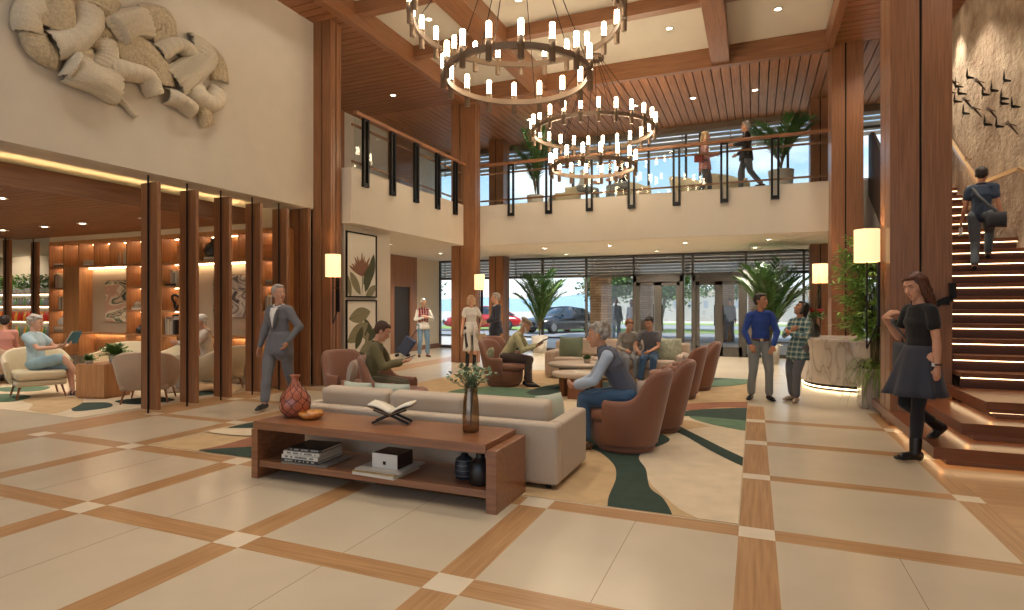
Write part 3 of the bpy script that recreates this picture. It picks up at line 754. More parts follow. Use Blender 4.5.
for i, (m_, p) in enumerate(patches):
    q = clip(smooth_poly([tuple(a) for a in p]), RX0 + .002, RX1 - .002, RY0 + .002, RY1 - .002)
    if len(q) > 2:
        z = .005 + .0008 * i
        rug.add([(x, y, z) for x, y in q], [tuple(range(len(q)))], m_)
tag(rug.build('carpet', CT), 'large tan carpet with green leaf-like shapes inlaid under the lobby seating', 'carpet')
rug = MB(); rug.box(-14.5, -8.3, 4.9, 8.0, -.01, .004, 1)
lp = [(3, [(-11.9, 5.3), (-11.2, 5.1), (-10.6, 5.35), (-11, 5.8), (-11.7, 5.75)]), (3, [(-12.6, 6.2), (-12, 5.9), (-11.5, 6.2), (-12, 6.6)]), (2, [(-9.7, 5.5), (-9.2, 5.35), (-8.8, 5.2), (-8.7, 5.6), (-9.2, 5.85)]), (2, [(-9.2, 6.0), (-8.6, 5.9), (-8.4, 6.4), (-9, 6.5)]),
      (0, [(-10.6, 5.5), (-10, 5.3), (-9.5, 5.0), (-8.9, 5.0), (-9.5, 5.7), (-10.2, 6)]), (0, [(-13.9, 5.2), (-13, 5), (-12.4, 5.4), (-13, 6)]), (2, [(-8.9, 6.9), (-8.5, 6.7), (-8.35, 7.2), (-8.8, 7.3)])]
for i, (m_, p) in enumerate(lp):
    q = smooth_poly(p); rug.add([(x, y, .005 + .0008 * i) for x, y in q], [tuple(range(len(q)))], m_)
tag(rug.build('carpet', CT), 'pale lounge carpet with green and tan patches behind the wood posts', 'carpet')

# ================================================================ POSTS of the lounge screen
def post(x, y, label, top=3.3, w_=.33, grp='wood posts of the lounge screen'):
    t = thing('screen_post', label, 'post', (x, y, 0), group=grp)
    b_ = MB(); b_.box(-w_ / 2, -.012, .02, .075, .05, top - .1); b_.box(.012, w_ / 2, .02, .075, .05, top - .1); b_.box(-.012, .012, .03, .07, .05, top - .1)
    b_.build('fin', WOODZ, t, .003)
    MB().cyl((0, .008, 0), (0, .008, top), .012).build('rod', BLACKM, t)
nm = ['first and nearest', 'second', 'third', 'fourth', 'fifth and farthest']
for i, y in enumerate((5.5, 6.1, 6.69, 7.31, 7.9)): post(-7.76, y, 'wood post with black rod, %s in the row before the lounge' % nm[i])
post(-15.0, 7.95, 'dark wood post with rod right beside the left end of the bookcase', 3.02, .24, 'posts at the far side of the lounge')
post(-15.0, 7.42, 'dark wood post with rod in front of the bar greenery, by the picture edge', 3.02, .24, 'posts at the far side of the lounge')

# ================================================================ CONSOLE TABLE
CONW = wood('console_wood', (128, 82, 54), (156, 104, 70), 'x', .3, 34, coat=.3)
t = thing('console_table', 'long low brown console table with open shelf behind the beige sofa', 'table')
B('tabletop', CONW, -4.02, -1.79, 3.80, 4.38, .425, .495, t, .004)
B('side_panel', CONW, -1.785, -1.70, 3.79, 4.36, 0, .455, t, .004); B('side_panel', CONW, -4.04, -3.97, 3.80, 4.38, 0, .424, t, .004)
B('shelf', CONW, -3.97, -1.785, 3.82, 4.36, .10, .155, t, .003)
# terracotta vase with ogee lattice
TERRA = mat('terracotta_glaze', (176, 98, 72), .28, noise=(14, .2), coat=.5)
t = thing('vase', 'round terracotta vase with dark lattice lines on the console end', 'vase', (-3.83, 4.1, .495))
prof = [(.045, 0), (.085, .012), (.125, .06), (.137, .115), (.127, .17), (.098, .225), (.062, .27), (.036, .305), (.03, .33), (.032, .35), (.044, .368), (.046, .374), (.03, .372)]
MB().lathe(prof, seg=32).build('body', TERRA, t)
def rad(z):
    for (r0, z0), (r1, z1) in zip(prof, prof[1:]):
        if z0 <= z <= z1: return r0 + (r1 - r0) * (z - z0) / max(1e-6, z1 - z0)
    return .04
b_ = MB()
for k in range(9):
    for s in (1, -1):
        pts = []
        for i in range(25):
            z = .01 + .29 * i / 24; a = 2 * PI * k / 9 + s * (PI / 9) * math.cos(i / 24 * PI * 3) ; pts.append(((rad(z) + .001) * math.cos(a), (rad(z) + .001) * math.sin(a), z))
        b_.tube(pts, .0028, 5)
b_.build('lattice', mat('vase_line', (50, 26, 20), .5), t)
AMB = mat('amber_glass', (200, 130, 56), .15, noise=(22, .35), coat=.6)
t = thing('bowl', 'small wavy amber glass bowl beside the terracotta vase', 'bowl', (-3.62, 4.07, .495))
MB().lathe([(.04, 0), (.075, .006), (.108, .035), (.112, .058), (.1, .066), (.09, .055), (.06, .022), (0, .014)], seg=36, wob=lambda a, z: 1 + .07 * math.sin(6 * a) * (z / .06)).build('body', AMB, t)
# book on a cross stand
t = thing('book_stand', 'black cross-legged book stand on the console table', 'stand', (-2.86, 4.2, .495), .35)
def bar(b_, p, q, w_, h):
    p, q = Vector(p), Vector(q); d = (q - p).normalized(); s = d.cross(Vector((0, 1, 0))).normalized() * h / 2; y = Vector((0, w_ / 2, 0))
    v = [p - s - y, p + s - y, p + s + y, p - s + y, q - s - y, q + s - y, q + s + y, q - s + y]
    b_.add(v, [(0, 1, 2, 3), (7, 6, 5, 4), (0, 4, 5, 1), (1, 5, 6, 2), (2, 6, 7, 3), (3, 7, 4, 0)])
for yy in (-.06, .06):
    for s in (1, -1):
        b_ = MB(); bar(b_, (-.16 * s, yy + s * .012, .006), (.13 * s, yy + s * .012, .135), .02, .018); b_.build('leg', BLACKM, t)
b_ = MB(); bar(b_, (0, -.08, .075), (.14, -.08, .125), .012, .02); bar(b_, (0, -.08, .075), (-.14, -.08, .125), .012, .02); b_.build('ledge', BLACKM, t)
PAGE = mat('book_page', (232, 224, 206), .8); BKC = mat('book_cover_tan', (150, 118, 86), .6)
t = thing('open_book', 'open book with cream pages lying on the black stand', 'book', (-2.86, 4.2, .495 + .085), .35)
for s in (1, -1):
    P = []
    for i in range(8):
        x = s * .185 * i / 7; z = .012 + .072 * (i / 7) + .014 * math.sin(i / 7 * PI); P.append([(x, -.1, z), (x, .12, z)])
    q = MB(); q.grid(P); q.build('pages', PAGE, t, solid=.014)
    q = MB(); q.grid([[(s * .0, -.104, -.004), (s * .0, .124, -.004)], [(s * .19, -.104, .068), (s * .19, .124, .068)]]); q.build('cover', BKC, t, solid=.004)
# ribbed smoked glass vase with eucalyptus
SMOKE = bpy.data.materials.new('smoked_glass'); SMOKE.use_nodes = True
n, l = SMOKE.node_tree.nodes, SMOKE.node_tree.links; n.remove(n['Principled BSDF'])
tr = n.new('ShaderNodeBsdfTransparent'); tr.inputs[0].default_value = lin((196, 176, 150)) + (1,); gl = n.new('ShaderNodeBsdfGlossy'); gl.inputs['Roughness'].default_value = .08; gl.inputs[0].default_value = (.8, .7, .6, 1)
mx = n.new('ShaderNodeMixShader'); mx.inputs[0].default_value = .22; l.new(tr.outputs[0], mx.inputs[1]); l.new(gl.outputs[0], mx.inputs[2]); l.new(mx.outputs[0], n['Material Output'].inputs[0])
t = thing('vase', 'tall ribbed smoked glass vase of green sprigs near the console end', 'vase', (-2.08, 4.14, .495))
MB().lathe([(.055, 0), (.064, .01), (.066, .12), (.06, .24), (.05, .3), (.048, .35), (.052, .37)], seg=40, wob=lambda a, z: 1 + .035 * math.sin(14 * a)).build('body', SMOKE, t)
SPRIG = mat('eucalyptus_leaf', (122, 142, 110), .6, noise=(12, .2)); STEM = mat('plant_stem', (96, 88, 56), .7)
rd = random.Random(3); sb, lb = MB(), MB()
for k in range(22):
    a = rd.uniform(0, 6.28); R_ = rd.uniform(.08, .22) * (1.25 if abs(math.cos(a)) > .6 else .8); h = rd.uniform(.40, .54)
    pts = [(0, 0, .05), (.02 * math.cos(a), .02 * math.sin(a), .33), (R_ * .6 * math.cos(a), R_ * .6 * math.sin(a), h - .03), (R_ * math.cos(a), R_ * math.sin(a), h - abs(rd.gauss(0, .02)))]
    sb.tube(pts, [.003, .003, .002, .0012], 5)
    for i in range(11):
        f = i / 10; p = Vector(pts[1]).lerp(Vector(pts[2]), f * 2) if f < .5 else Vector(pts[2]).lerp(Vector(pts[3]), f * 2 - 1)
        leaf_quad(lb, p, (rd.uniform(-1, 1), rd.uniform(-1, 1), rd.uniform(-.2, .8)), (0, 0, 1), rd.uniform(.04, .062), .036)
sb.build('stems', STEM, t); lb.build('leaves', SPRIG, t)
# things on the console shelf
def book(x, y, z, w_, d, h, rot, cm, label, grp=None, marks=True, pm=None):
    t = thing('book', label, 'book', (x, y, z), rot, grp)
    q = MB(); q.box(-w_ / 2, w_ / 2, -d / 2, d / 2, 0, .003); q.box(-w_ / 2, w_ / 2, -d / 2, d / 2, h - .003, h); q.box(-w_ / 2, w_ / 2, -d / 2, -d / 2 + .003, 0, h)
    q.build('cover', cm, t)
    MB().box(-w_ / 2 + .005, w_ / 2 - .005, -d / 2 + .003, d / 2 - .005, .003, h - .003).build('pages', pm or PAGE, t)
    if marks:
        q = MB(); x_ = -w_ * .4; rr = random.Random(int(x * 999 + z * 7777))
        while x_ < w_ * .38:
            ww = rr.uniform(.004, .008); q.box(x_, x_ + ww, -d / 2 - .0008, -d / 2, h * .28, h * .72); x_ += ww + rr.choice([.004, .004, .005, .03])
        q.build('spine_lettering', BLACKM if cm.name != 'book_dark' else PAGE, t)
    return t
WH = mat('book_white', (222, 214, 200), .5); DK = mat('book_dark', (48, 42, 40), .45); GY = mat('book_grey', (150, 142, 132), .5)
gb = None
book(-3.5, 4.02, .155, .46, .38, .012, .06, GY, 'thin grey magazine at the very bottom of the left book stack', gb, False)
book(-3.56, 4.02, .167, .385, .34, .024, .05, DK, 'dark book low in the left stack, under two white books', gb)
book(-3.56, 4.02, .191, .38, .33, .034, .03, WH, 'thick white book in the middle of the left stack', gb)
book(-3.55, 4.02, .225, .37, .32, .032, .05, WH, 'white book just under the top dark book of the left stack', gb)
book(-3.54, 4.03, .257, .34, .30, .024, .1, DK, 'dark glossy book topmost of the left stack on the shelf', gb)
book(-2.75, 3.96, .155, .40, .36, .022, -.05, WH, 'white magazine at the bottom of the stack under the box', gb, False)
book(-2.76, 3.97, .177, .40, .36, .008, -.02, mat('book_tan', (206, 168, 110), .6), 'thin tan magazine in the middle of the stack under the box', gb, False)
book(-2.74, 4.0, .185, .42, .38, .014, 0., WH, 'white printed magazine directly under the white box', gb, False)
t = thing('box', 'white and dark brown keepsake box with a small black square on its front', 'box', (-2.72, 3.99, .199), -.02)
MB().box(-.12, .12, -.1, -.095, 0, .115).build('front_panel', mat('box_white', (226, 220, 208), .5), t)
MB().box(-.12, .12, -.095, .12, 0, .115).build('body', mat('box_brown', (54, 34, 28), .35), t, .002)
MB().box(-.012, .012, -.106, -.1, .03, .056).build('clasp', BLACKM, t)
JAR = mat('dark_blue_ceramic', (42, 46, 54), .4, noise=(10, .2))
t = thing('jar', 'rounded dark jar with pale horizontal rings on the console shelf', 'jar', (-2.08, 4.03, .155))
MB().lathe([(.05, 0), (.068, .01), (.075, .05), (.075, .12), (.066, .155), (.04, .175), (.03, .18), (.03, .195), (.024, .195)], seg=28).build('body', JAR, t)
q = MB()
for z in (.035, .075, .115, .15): q.lathe([(.0745 if z < .13 else .068, z - .002), (.0775 if z < .13 else .071, z), (.0745 if z < .13 else .068, z + .002)], seg=28)
q.build('rings', GY, t)
t = thing('bottle', 'tall black bottle vase with short neck at the right end of the console shelf', 'vase', (-1.91, 3.96, .155))
MB().lathe([(.07, 0), (.085, .01), (.088, .1), (.08, .155), (.05, .185), (.034, .195), (.034, .235), (.04, .24), (.028, .24)], seg=28).build('body', mat('black_ceramic', (34, 32, 32), .35), t)

# ================================================================ SOFAS, CUSHIONS
def fabric(name, c, rough=.9, sc=220, bump=.25):
    return mat(name, c, rough, noise=(sc, .10), bump=bump, sheen=.2)
SOFA = fabric('sofa_beige_tweed', (196, 178, 156)); SOFAF = fabric('sofa_blush', (206, 184, 162))
def pillow(name, m, c, w_, h, t_, rz=0., tilt=0., parent=None, label=None, cat=None, grp=None):
    """soft square cushion standing on edge; local x width, z height, y thickness"""
    P = []; n_ = 14
    def S(a, b_): return max(0., (1 - abs(a) ** 2.6)) ** .5 * max(0., (1 - abs(b_) ** 2.6)) ** .5
    v = []; f = []
    for sgn in (1, -1):
        for i in range(n_ + 1):
            for j in range(n_ + 1):
                a, b_ = -1 + 2 * i / n_, -1 + 2 * j / n_
                k = 1 - .06 * (abs(a * b_)); pin = 1 - .05 * (1 - abs(a)) * abs(b_)
                v.append((a * w_ / 2 * k, sgn * t_ / 2 * S(a, b_) * .98, b_ * h / 2 * pin))
    N = (n_ + 1) ** 2
    for s in (0, 1):
        for i in range(n_):
            for j in range(n_):
                q = [s * N + i * (n_ + 1) + j, s * N + (i + 1) * (n_ + 1) + j, s * N + (i + 1) * (n_ + 1) + j + 1, s * N + i * (n_ + 1) + j + 1]
                f.append(q if s else q[::-1])
    b_ = MB(); b_.add(v, f, 0, True); o = b_.build(name, m, parent, loc=c, rz=rz); o.rotation_euler.x = tilt
    if label: tag(o, label, cat, grp)
    return o
def rbox(name, m, x0, x1, y0, y1, z0, z1, parent, r=.04): return MB().box(x0, x1, y0, y1, z0, z1).build(name, m, parent, r, 4)
t = thing('sofa', 'beige tweed three-seat sofa seen from behind, backing onto the console', 'sofa', (-2.81, 4.9, 0))
rbox('back', SOFA, -1.345, 1.345, -.44, -.30, .04, .535, t, .03)
rbox('arm', SOFA, 1.215, 1.345, -.30, .44, .04, .535, t, .03); rbox('arm', SOFA, -1.345, -1.215, -.30, .44, .04, .535, t, .03)
rbox('base', SOFA, -1.21, 1.21, -.30, .43, .04, .26, t, .02)
for i in range(3): rbox('seat_cushion', SOFA, -1.205 + .805 * i, -1.205 + .805 * i + .795, -.28, .44, .265, .42, t, .05)
for i in range(3):
    o = rbox('back_cushion', SOFA, -.39, .39, -.09, .09, -.16, .155, t, .05); o.location = (-.81 + .81 * i, -.17, .53); o.rotation_euler.x = .12; 
for sx in (-1.25, 1.25):
    for sy in (-.38, .38): MB().cyl((sx, sy, 0), (sx, sy, .045), .025).build('foot', BLACKM, t)
PALE = fabric('cushion_pale_green', (188, 194, 176)); SAGE = fabric('cushion_sage', (122, 132, 106)); TAUPE = fabric('cushion_taupe', (176, 158, 142))
LEAFC = mat('cushion_leaf_print', (170, 172, 144), .9, noise=(16, .35))
pillow('throw_cushion', PALE, (-1.68, 4.9, .55), .36, .32, .13, 1.15, -.12, None, 'pale green cushion at the sofa arm next to the brown tub chair', 'cushion')
pillow('throw_cushion', PALE, (-3.4, 5.0, .555), .42, .3, .15, .1, .1, None, 'pale green cushion peeking over the sofa, below the seated person in olive', 'cushion')
pillow('throw_cushion', PALE, (-3.82, 5.0, .55), .4, .3, .15, -.1, .1, None, 'pale green cushion at the sofa end behind the terracotta vase', 'cushion')
# far sofa facing us
t = thing('sofa', 'blush beige sofa at the far side of the coffee tables, facing the camera', 'sofa', (-2.6, 11.75, 0))
rbox('back', SOFAF, -1.4, 1.4, .28, .45, .05, .74, t, .05); rbox('arm', SOFAF, -1.4, -1.22, -.45, .28, .05, .56, t, .06); rbox('arm', SOFAF, 1.22, 1.4, -.45, .28, .05, .56, t, .06)
rbox('base', SOFAF, -1.22, 1.22, -.43, .28, .05, .27, t, .02)
for i in range(3): rbox('seat_cushion', SOFAF, -1.21 + .808 * i, -1.21 + .808 * i + .8, -.46, .2, .275, .44, t, .05)
for i in range(3):
    o = rbox('back_cushion', SOFAF, -.39, .39, -.08, .08, -.17, .18, t, .05); o.location = (-.808 + .808 * i, .18, .62); o.rotation_euler.x = -.15
pillow('throw_cushion', SAGE, (-3.5, 11.55, .64), .5, .42, .16, .1, -.2, None, 'sage green cushion on the far sofa at the end near the man in the cap', 'cushion')
pillow('throw_cushion', LEAFC, (-1.55, 11.6, .64), .5, .44, .16, -.1, -.2, None, 'leaf print cushion on the far sofa beside the man in grey', 'cushion')
# ================================================================ TUB CHAIRS
LEA = mat('chair_rust_brown', (132, 84, 60), .6, noise=(60, .06), bump=.1, sheen=.3)
LEA2 = mat('chair_rust_seat', (146, 96, 70), .6, noise=(60, .06), sheen=.3)
def shell(R, t_, hb, ha, span, mi=0, z0=.09, lean=.10, seg=44, pw=1.4):
    """barrel back: thick wall swept round the back, high behind and sloping to the arms; opens to +y"""
    P = []
    for i in range(seg + 1):
        a = -span + 2 * span * i / seg; k = (math.cos(a) * .5 + .5) ** pw
        k2 = max(0, math.cos(a * .5)) ** 3
        h = ha + (hb - ha) * (1 / (1 + math.exp((abs(a) - .92) * 9.5)))
        row = []
        for rr, z in ((R - t_, .30), (R - t_, h - .05), (R - t_ * .75, h - .012), (R - t_ * .5, h), (R - t_ * .25, h - .012), (R, h - .05), (R, .32), (R - .05, z0)):
            ln = lean * k * max(0, (z - .3)) / .5
            rr2 = rr + ln
            row.append((math.sin(a) * rr2, -math.cos(a) * rr2, z))
        P.append(row)
    b_ = MB(); b_.grid(P)
    for row in (P[0], P[-1]): b_.add(row, [tuple(range(len(row)))])
    return b_
def tub(loc, rz, label, cush=True, parent=None):
    t = thing('tub_chair', label, 'chair', loc, rz, 'rust brown tub chairs of the lobby')
    o = shell(.375, .08, .85, .54, 2.0, lean=.11).build('backrest', LEA, t); 
    q = MB(); q.lathe([(0, 0), (.28, 0), (.30, .03), (.30, .06), (0, .06)], seg=32); q.build('swivel_base', LEA, t)
    q = MB(); q.lathe([(0, .06), (.30, .06), (.325, .1), (.335, .28), (.32, .31), (0, .31)], (0, .02, 0), seg=36, sy=1.05); q.build('seat_base', LEA, t)
    q = MB(); q.lathe([(0, .312), (.27, .312), (.295, .34), (.295, .40), (.27, .43), (0, .44)], (0, .12, 0), seg=36, sy=1.08); q.build('seat_cushion', LEA2, t)
    return t
tub((-1.25, 6.1, 0), PI / 2 - .05, 'nearest rust brown tub chair, the one the man in the vest sits on')
tub((-1.12, 7.15, 0), PI / 2 + .1, 'rust brown tub chair just behind the one with the man in the vest')
tub((-1.17, 9.75, 0), PI / 2 - .1, 'third rust brown tub chair in the row, in front of the farthest one')
tub((-1.02, 10.85, 0), PI / 2 + .15, 'farthest rust brown tub chair, nearest to the entrance doors')
tub((-4.32, 9.95, 0), -PI / 2 - .1, 'rust brown tub chair the man in the flat cap sits on')
tub((-4.75, 11.0, 0), -PI / 2 - .3, 'empty rust brown tub chair behind the man in the flat cap')
tub((-4.28, 6.35, 0), -PI / 2 + .15, 'rust brown tub chair under the person in olive with the phone')
tub((-5.25, 6.75, 0), -PI / 2 - .35, 'rust brown tub chair with a taupe cushion by the walking woman in grey')
pillow('throw_cushion', TAUPE, (-1.02, 6.0, .6), .32, .28, .13, 1.35, -.25, None, 'small taupe cushion behind the man in the vest', 'cushion')
pillow('throw_cushion', TAUPE, (-1.02, 9.75, .57), .34, .28, .13, 1.5, -.2, None, 'small taupe cushion on the third rust chair of the row', 'cushion')
pillow('throw_cushion', TAUPE, (-5.15, 6.6, .58), .4, .32, .14, -1.0, -.2, None, 'taupe cushion on the rust chair by the walking woman in grey', 'cushion')
pillow('throw_cushion', LEAFC, (-4.52, 9.78, .57), .34, .3, .13, -1.3, -.2, None, 'leaf print cushion behind the man in the flat cap', 'cushion')
# coffee tables
TBS = mat('table_stone', (206, 186, 164), .35, noise=(6, .08)); TBW = wood('table_wood', (128, 78, 48), (158, 100, 62), 'z', .4, 40)
for (x, y, r_, h, lab) in ((-2.62, 9.1, .44, .42, 'lower oval coffee table with stone top, nearer to the man in the vest'), (-2.9, 10.1, .56, .47, 'larger stone coffee table right before the far sofa')):
    t = thing('coffee_table', lab, 'table', (x, y, 0), .2)
    MB().lathe([(0, h - .07), (r_ * .95, h - .07), (r_, h - .05), (r_, h - .015), (r_ * .97, h), (0, h)], seg=40, sy=.8).build('tabletop', TBS, t)
    for a in (.4, 2.5, 4.6): MB().obox((r_ * .6 * math.cos(a), r_ * .5 * math.sin(a), (h - .072) / 2), .1, .26, h - .072, a).build('leg', TBW, t, .01)
t = thing('magazine', 'small open magazine lying on the coffee table', 'magazine', (-2.55, 9.05, .421), .5)
MB().box(-.13, .13, -.09, .09, 0, .008).build('pages', PAGE, t)
t = thing('potted_plant', 'tiny green plant standing on the far coffee table', 'plant', (-2.75, 10.05, .471))
MB().lathe([(0, 0), (.05, 0), (.065, .07), (.055, .07), (0, .06)], seg=16).build('pot', TAUPE, t)
q = MB(); rd = random.Random(5)
for i in range(60): leaf_quad(q, (rd.gauss(0, .02), rd.gauss(0, .02), .06), (rd.uniform(-1, 1), rd.uniform(-1, 1), rd.uniform(.1, 1.4)), (0, 0, 1), rd.uniform(.07, .14), .03)
q.build('foliage', mat('plant_green', (74, 100, 52), .6, noise=(10, .25)), t)
# ================================================================ LOUNGE CHAIRS
BG1 = fabric('lounge_chair_cream', (206, 190, 156), sc=120); BG2 = fabric('lounge_chair_taupe', (176, 148, 122), sc=120)
def lchair(loc, rz, label, m):
    t = thing('lounge_chair', label, 'chair', loc, rz, 'upholstered chairs of the lounge')
    P = []; seg = 36; span = 1.9
    for i in range(seg + 1):
        a = -span + 2 * span * i / seg; ca = math.cos(a); k = 1 / (1 + math.exp((abs(a) - 1.0) * 5))
        h = .60 + .20 * k; ax = .40 / max(.55, (abs(math.sin(a)) ** 3 + abs(ca) ** 3) ** (1 / 3))
        row = []
        for dr, z in ((-.07, .28), (-.07, h - .03), (-.035, h), (0, h - .03), (-.02, .30), (-.05, .22)):
            R_ = ax + dr + .13 * (z - .22) * 1.2
            row.append((math.sin(a) * R_, -ca * R_, z))
        P.append(row)
    b_ = MB(); b_.grid(P); b_.add(P[0], [tuple(range(6))]); b_.add(P[-1], [tuple(range(6))]); b_.build('backrest', m, t)
    rbox('seat_base', m, -.33, .33, -.33, .38, .2, .30, t, .04); rbox('seat_cushion', m, -.32, .32, -.30, .41, .302, .44, t, .05)
    for sx in (-.28, .28):
        for sy in (-.28, .3): MB().cyl((sx * .95, sy * .95, .2), (sx * 1.12, sy * 1.12, 0), .018, r2=.012).build('leg', TBW, t)
    return t
lchair((-10.9, 5.85, 0), -PI / 2 - .35, 'cream lounge chair with the reader in light blue', BG1)
lchair((-11.0, 7.2, 0), PI + .4, 'empty cream lounge chair behind the reader, before the bookcase', BG1)
lchair((-9.95, 7.35, 0), PI - .35, 'empty cream lounge chair behind the cube table plants', BG1)
lchair((-8.78, 6.25, 0), .75, 'taupe lounge chair with its back to the hall, behind the nearest wood posts', BG2)
lchair((-13.3, 6.6, 0), -.1, 'taupe lounge chair at the picture edge with the person in pink', BG2)
lchair((-8.75, 7.45, 0), PI / 2 + .1, 'cream lounge chair of the person in the white cap', BG1)
t = thing('cube_table', 'pale wood cube side table between the lounge chairs', 'table', (-9.85, 6.25, 0), .2)
MB().box(-.27, .27, -.27, .27, .03, .55).box(-.25, .25, -.25, .25, 0, .03).build('body', wood('cube_wood', (176, 124, 80), (200, 148, 100), 'z', .5, 30), t, .006)
FERN = mat('fern_green', (96, 130, 62), .6, noise=(10, .3))
def fern(loc, r_, label, pot=(.07, .1), n_=90, seed=1, parent=None):
    rd = random.Random(seed); t = thing('potted_fern', label, 'plant', loc)
    MB().lathe([(0, 0), (pot[0] * .8, 0), (pot[0], pot[1]), (pot[0] * .85, pot[1]), (0, pot[1] * .85)], seg=20).build('pot', mat('pot_pale', (200, 190, 176), .6), t)
    q = MB()
    for i in range(n_):
        a = rd.uniform(0, 6.28); e_ = rd.uniform(.1, 1.4); L_ = r_ * rd.uniform(.6, 1.1)
        d = Vector((math.cos(a) * math.cos(e_), math.sin(a) * math.cos(e_), math.sin(e_))); p = Vector((0, 0, pot[1] * .9))
        for k in range(6):
            f = k / 6; c = p + d * L_ * f + Vector((0, 0, -.35 * L_ * f * f)); s = d.cross(Vector((0, 0, 1))).normalized()
            for sg in (1, -1): leaf_quad(q, c, (s * sg + d * .6 + Vector((0, 0, rd.uniform(-.2, .3)))), (0, 0, 1), r_ * .24, r_ * .1)
    q.build('foliage', FERN, t); return t
fern((-9.74, 6.34, .55), .3, 'bushy green fern in a pale pot on the cube table', (.09, .14), 80, 1)
fern((-9.95, 6.07, .55), .16, 'small low fern at the front of the cube table', (.06, .06), 50, 2)
# ================================================================ RECEPTION DESK
MRB = marble('desk_marble', (208, 196, 180), (160, 134, 112), 1.8); 
t = thing('reception_desk', 'curved veined marble reception desk with a glowing foot', 'desk')
front = [(.86, 13.0), (.80, 12.5), (.86, 12.05), (1.02, 11.75), (1.3, 11.55), (1.65, 11.45), (2.28, 11.42)]
fr_s = []
for i in range(len(front) - 1):
    p0 = front[max(0, i - 1)]; p1, p2 = front[i], front[i + 1]; p3 = front[min(len(front) - 1, i + 2)]
    for j in range(5):
        s_ = j / 5; fr_s.append(tuple(.5 * (2 * p1[k] + (p2[k] - p0[k]) * s_ + (2 * p0[k] - 5 * p1[k] + 4 * p2[k] - p3[k]) * s_ ** 2 + (3 * p1[k] - p0[k] - 3 * p2[k] + p3[k]) * s_ ** 3) for k in (0, 1)))
fr_s.append(front[-1])
def off(pts, d):
    o = []
    for i, p in enumerate(pts):
        a, c = Vector(pts[max(0, i - 1)]), Vector(pts[min(len(pts) - 1, i + 1)]); tt = (c - a).normalized(); o.append((p[0] - tt.y * d, p[1] + tt.x * d))
    return o
poly = fr_s + [(2.28, 13.0)]
MB().prism(off(fr_s, .06) + [(2.27, 12.95)], .0, .1, 1).build('plinth', [MRB, DARK], t)
MB().prism(poly, .1, .86).build('front', MRB, t)
MB().prism(off(fr_s, -.03) + [(2.28, 13.03)], .86, .9).build('countertop', marble('desk_marble_top', (216, 204, 190), (150, 124, 104)), t)
MB().grid([[(x, y, .03), (x, y, .045)] for x, y in off(fr_s, .045)], sm=False).build('light_strip', emis('desk_led', (255, 220, 165), 22), t)
t = thing('flower_vase', 'dark glass vase of red flowers and tall twigs on the reception desk', 'vase', (1.02, 12.3, .9))
MB().lathe([(0, 0), (.1, 0), (.11, .02), (.11, .2), (.05, .26), (.05, .34), (.06, .36)], seg=20).build('body', mat('dark_glass', (52, 50, 44), .15, coat=.5), t)
q, s2, lv = MB(), MB(), MB(); rd = random.Random(11)
for i in range(10):
    a = rd.uniform(0, 6.28); R_ = rd.uniform(.03, .2); c = (R_ * math.cos(a), R_ * math.sin(a), .46 + rd.uniform(-.03, .08))
    s2.tube([(0, 0, .1), c], .004, 4)
    for k in range(22): leaf_quad(q, c, (rd.uniform(-1, 1), rd.uniform(-1, 1), rd.uniform(-.3, 1)), (0, 0, 1), .065, .05)
for i in range(14):
    a = rd.uniform(0, 6.28); R_ = rd.uniform(.1, .32); s2.tube([(0, 0, .2), (R_ * .4 * math.cos(a), R_ * .4 * math.sin(a), .7), (R_ * math.cos(a), R_ * math.sin(a), rd.uniform(.85, 1.2))], [.004, .003, .002], 4)
for i in range(40):
    a = rd.uniform(0, 6.28); leaf_quad(lv, (rd.gauss(0, .06), rd.gauss(0, .06), .38), (math.cos(a), math.sin(a), rd.uniform(-.3, .9)), (0, 0, 1), rd.uniform(.15, .3), .06)
q.build('blossoms', mat('red_petal', (188, 46, 42), .6), t); s2.build('twigs', STEM, t); lv.build('leaves', FERN, t)
# ---- marble planter with bamboo-like tree and grassy plant
t = thing('planter', 'square veined marble planter with a bamboo tree and grassy leaves beside the big wood pillar', 'planter', (1.62, 9.9, 0))
MB().box(-.2, .2, -.2, .2, 0, .58).build('box', marble('planter_marble', (196, 184, 170), (104, 84, 70), 3.), t, .006)
MB().box(-.17, .17, -.17, .17, .58, .6).build('soil', mat('soil', (60, 46, 36), .9), t)
rd = random.Random(21); stb, lf = MB(), MB()
BAM = mat('bamboo_leaf', (150, 190, 96), .55, noise=(6, .3))
for k in range(9):
    a = rd.uniform(0, 6.28); bx, by = rd.uniform(-.1, .1), rd.uniform(-.1, .1); H_ = rd.uniform(1.5, 1.9)
    lx, ly = -rd.uniform(0, .3), rd.uniform(-.15, .25)
    pts = [(bx + lx * (f ** 1.5), by + ly * f, .58 + (H_ - .02) * f) for f in (0, .25, .5, .75, 1)]
    stb.tube(pts, [.014, .012, .01, .007, .004], 6)
    for i in range(40):
        f = rd.uniform(.22, 1); p = Vector(pts[0]).lerp(Vector(pts[-1]), f); a = rd.uniform(0, 6.28); L_ = rd.uniform(.15, .46) * (1.15 - .4 * f)
        d = Vector((math.cos(a), math.sin(a), rd.uniform(.0, .5))); e2 = p + d * L_; stb.tube([p, e2], [.003, .0015], 4)
        for j in range(13):
            c = p.lerp(e2, rd.uniform(.3, 1.05)); leaf_quad(lf, c, (d.x + rd.uniform(-.9, .9), d.y + rd.uniform(-.9, .9), rd.uniform(-.7, .25)), (0, 0, 1), rd.uniform(.08, .14), .034)
stb.build('stems', STEM, t); lf.build('foliage', BAM, t)
gr_ = MB()
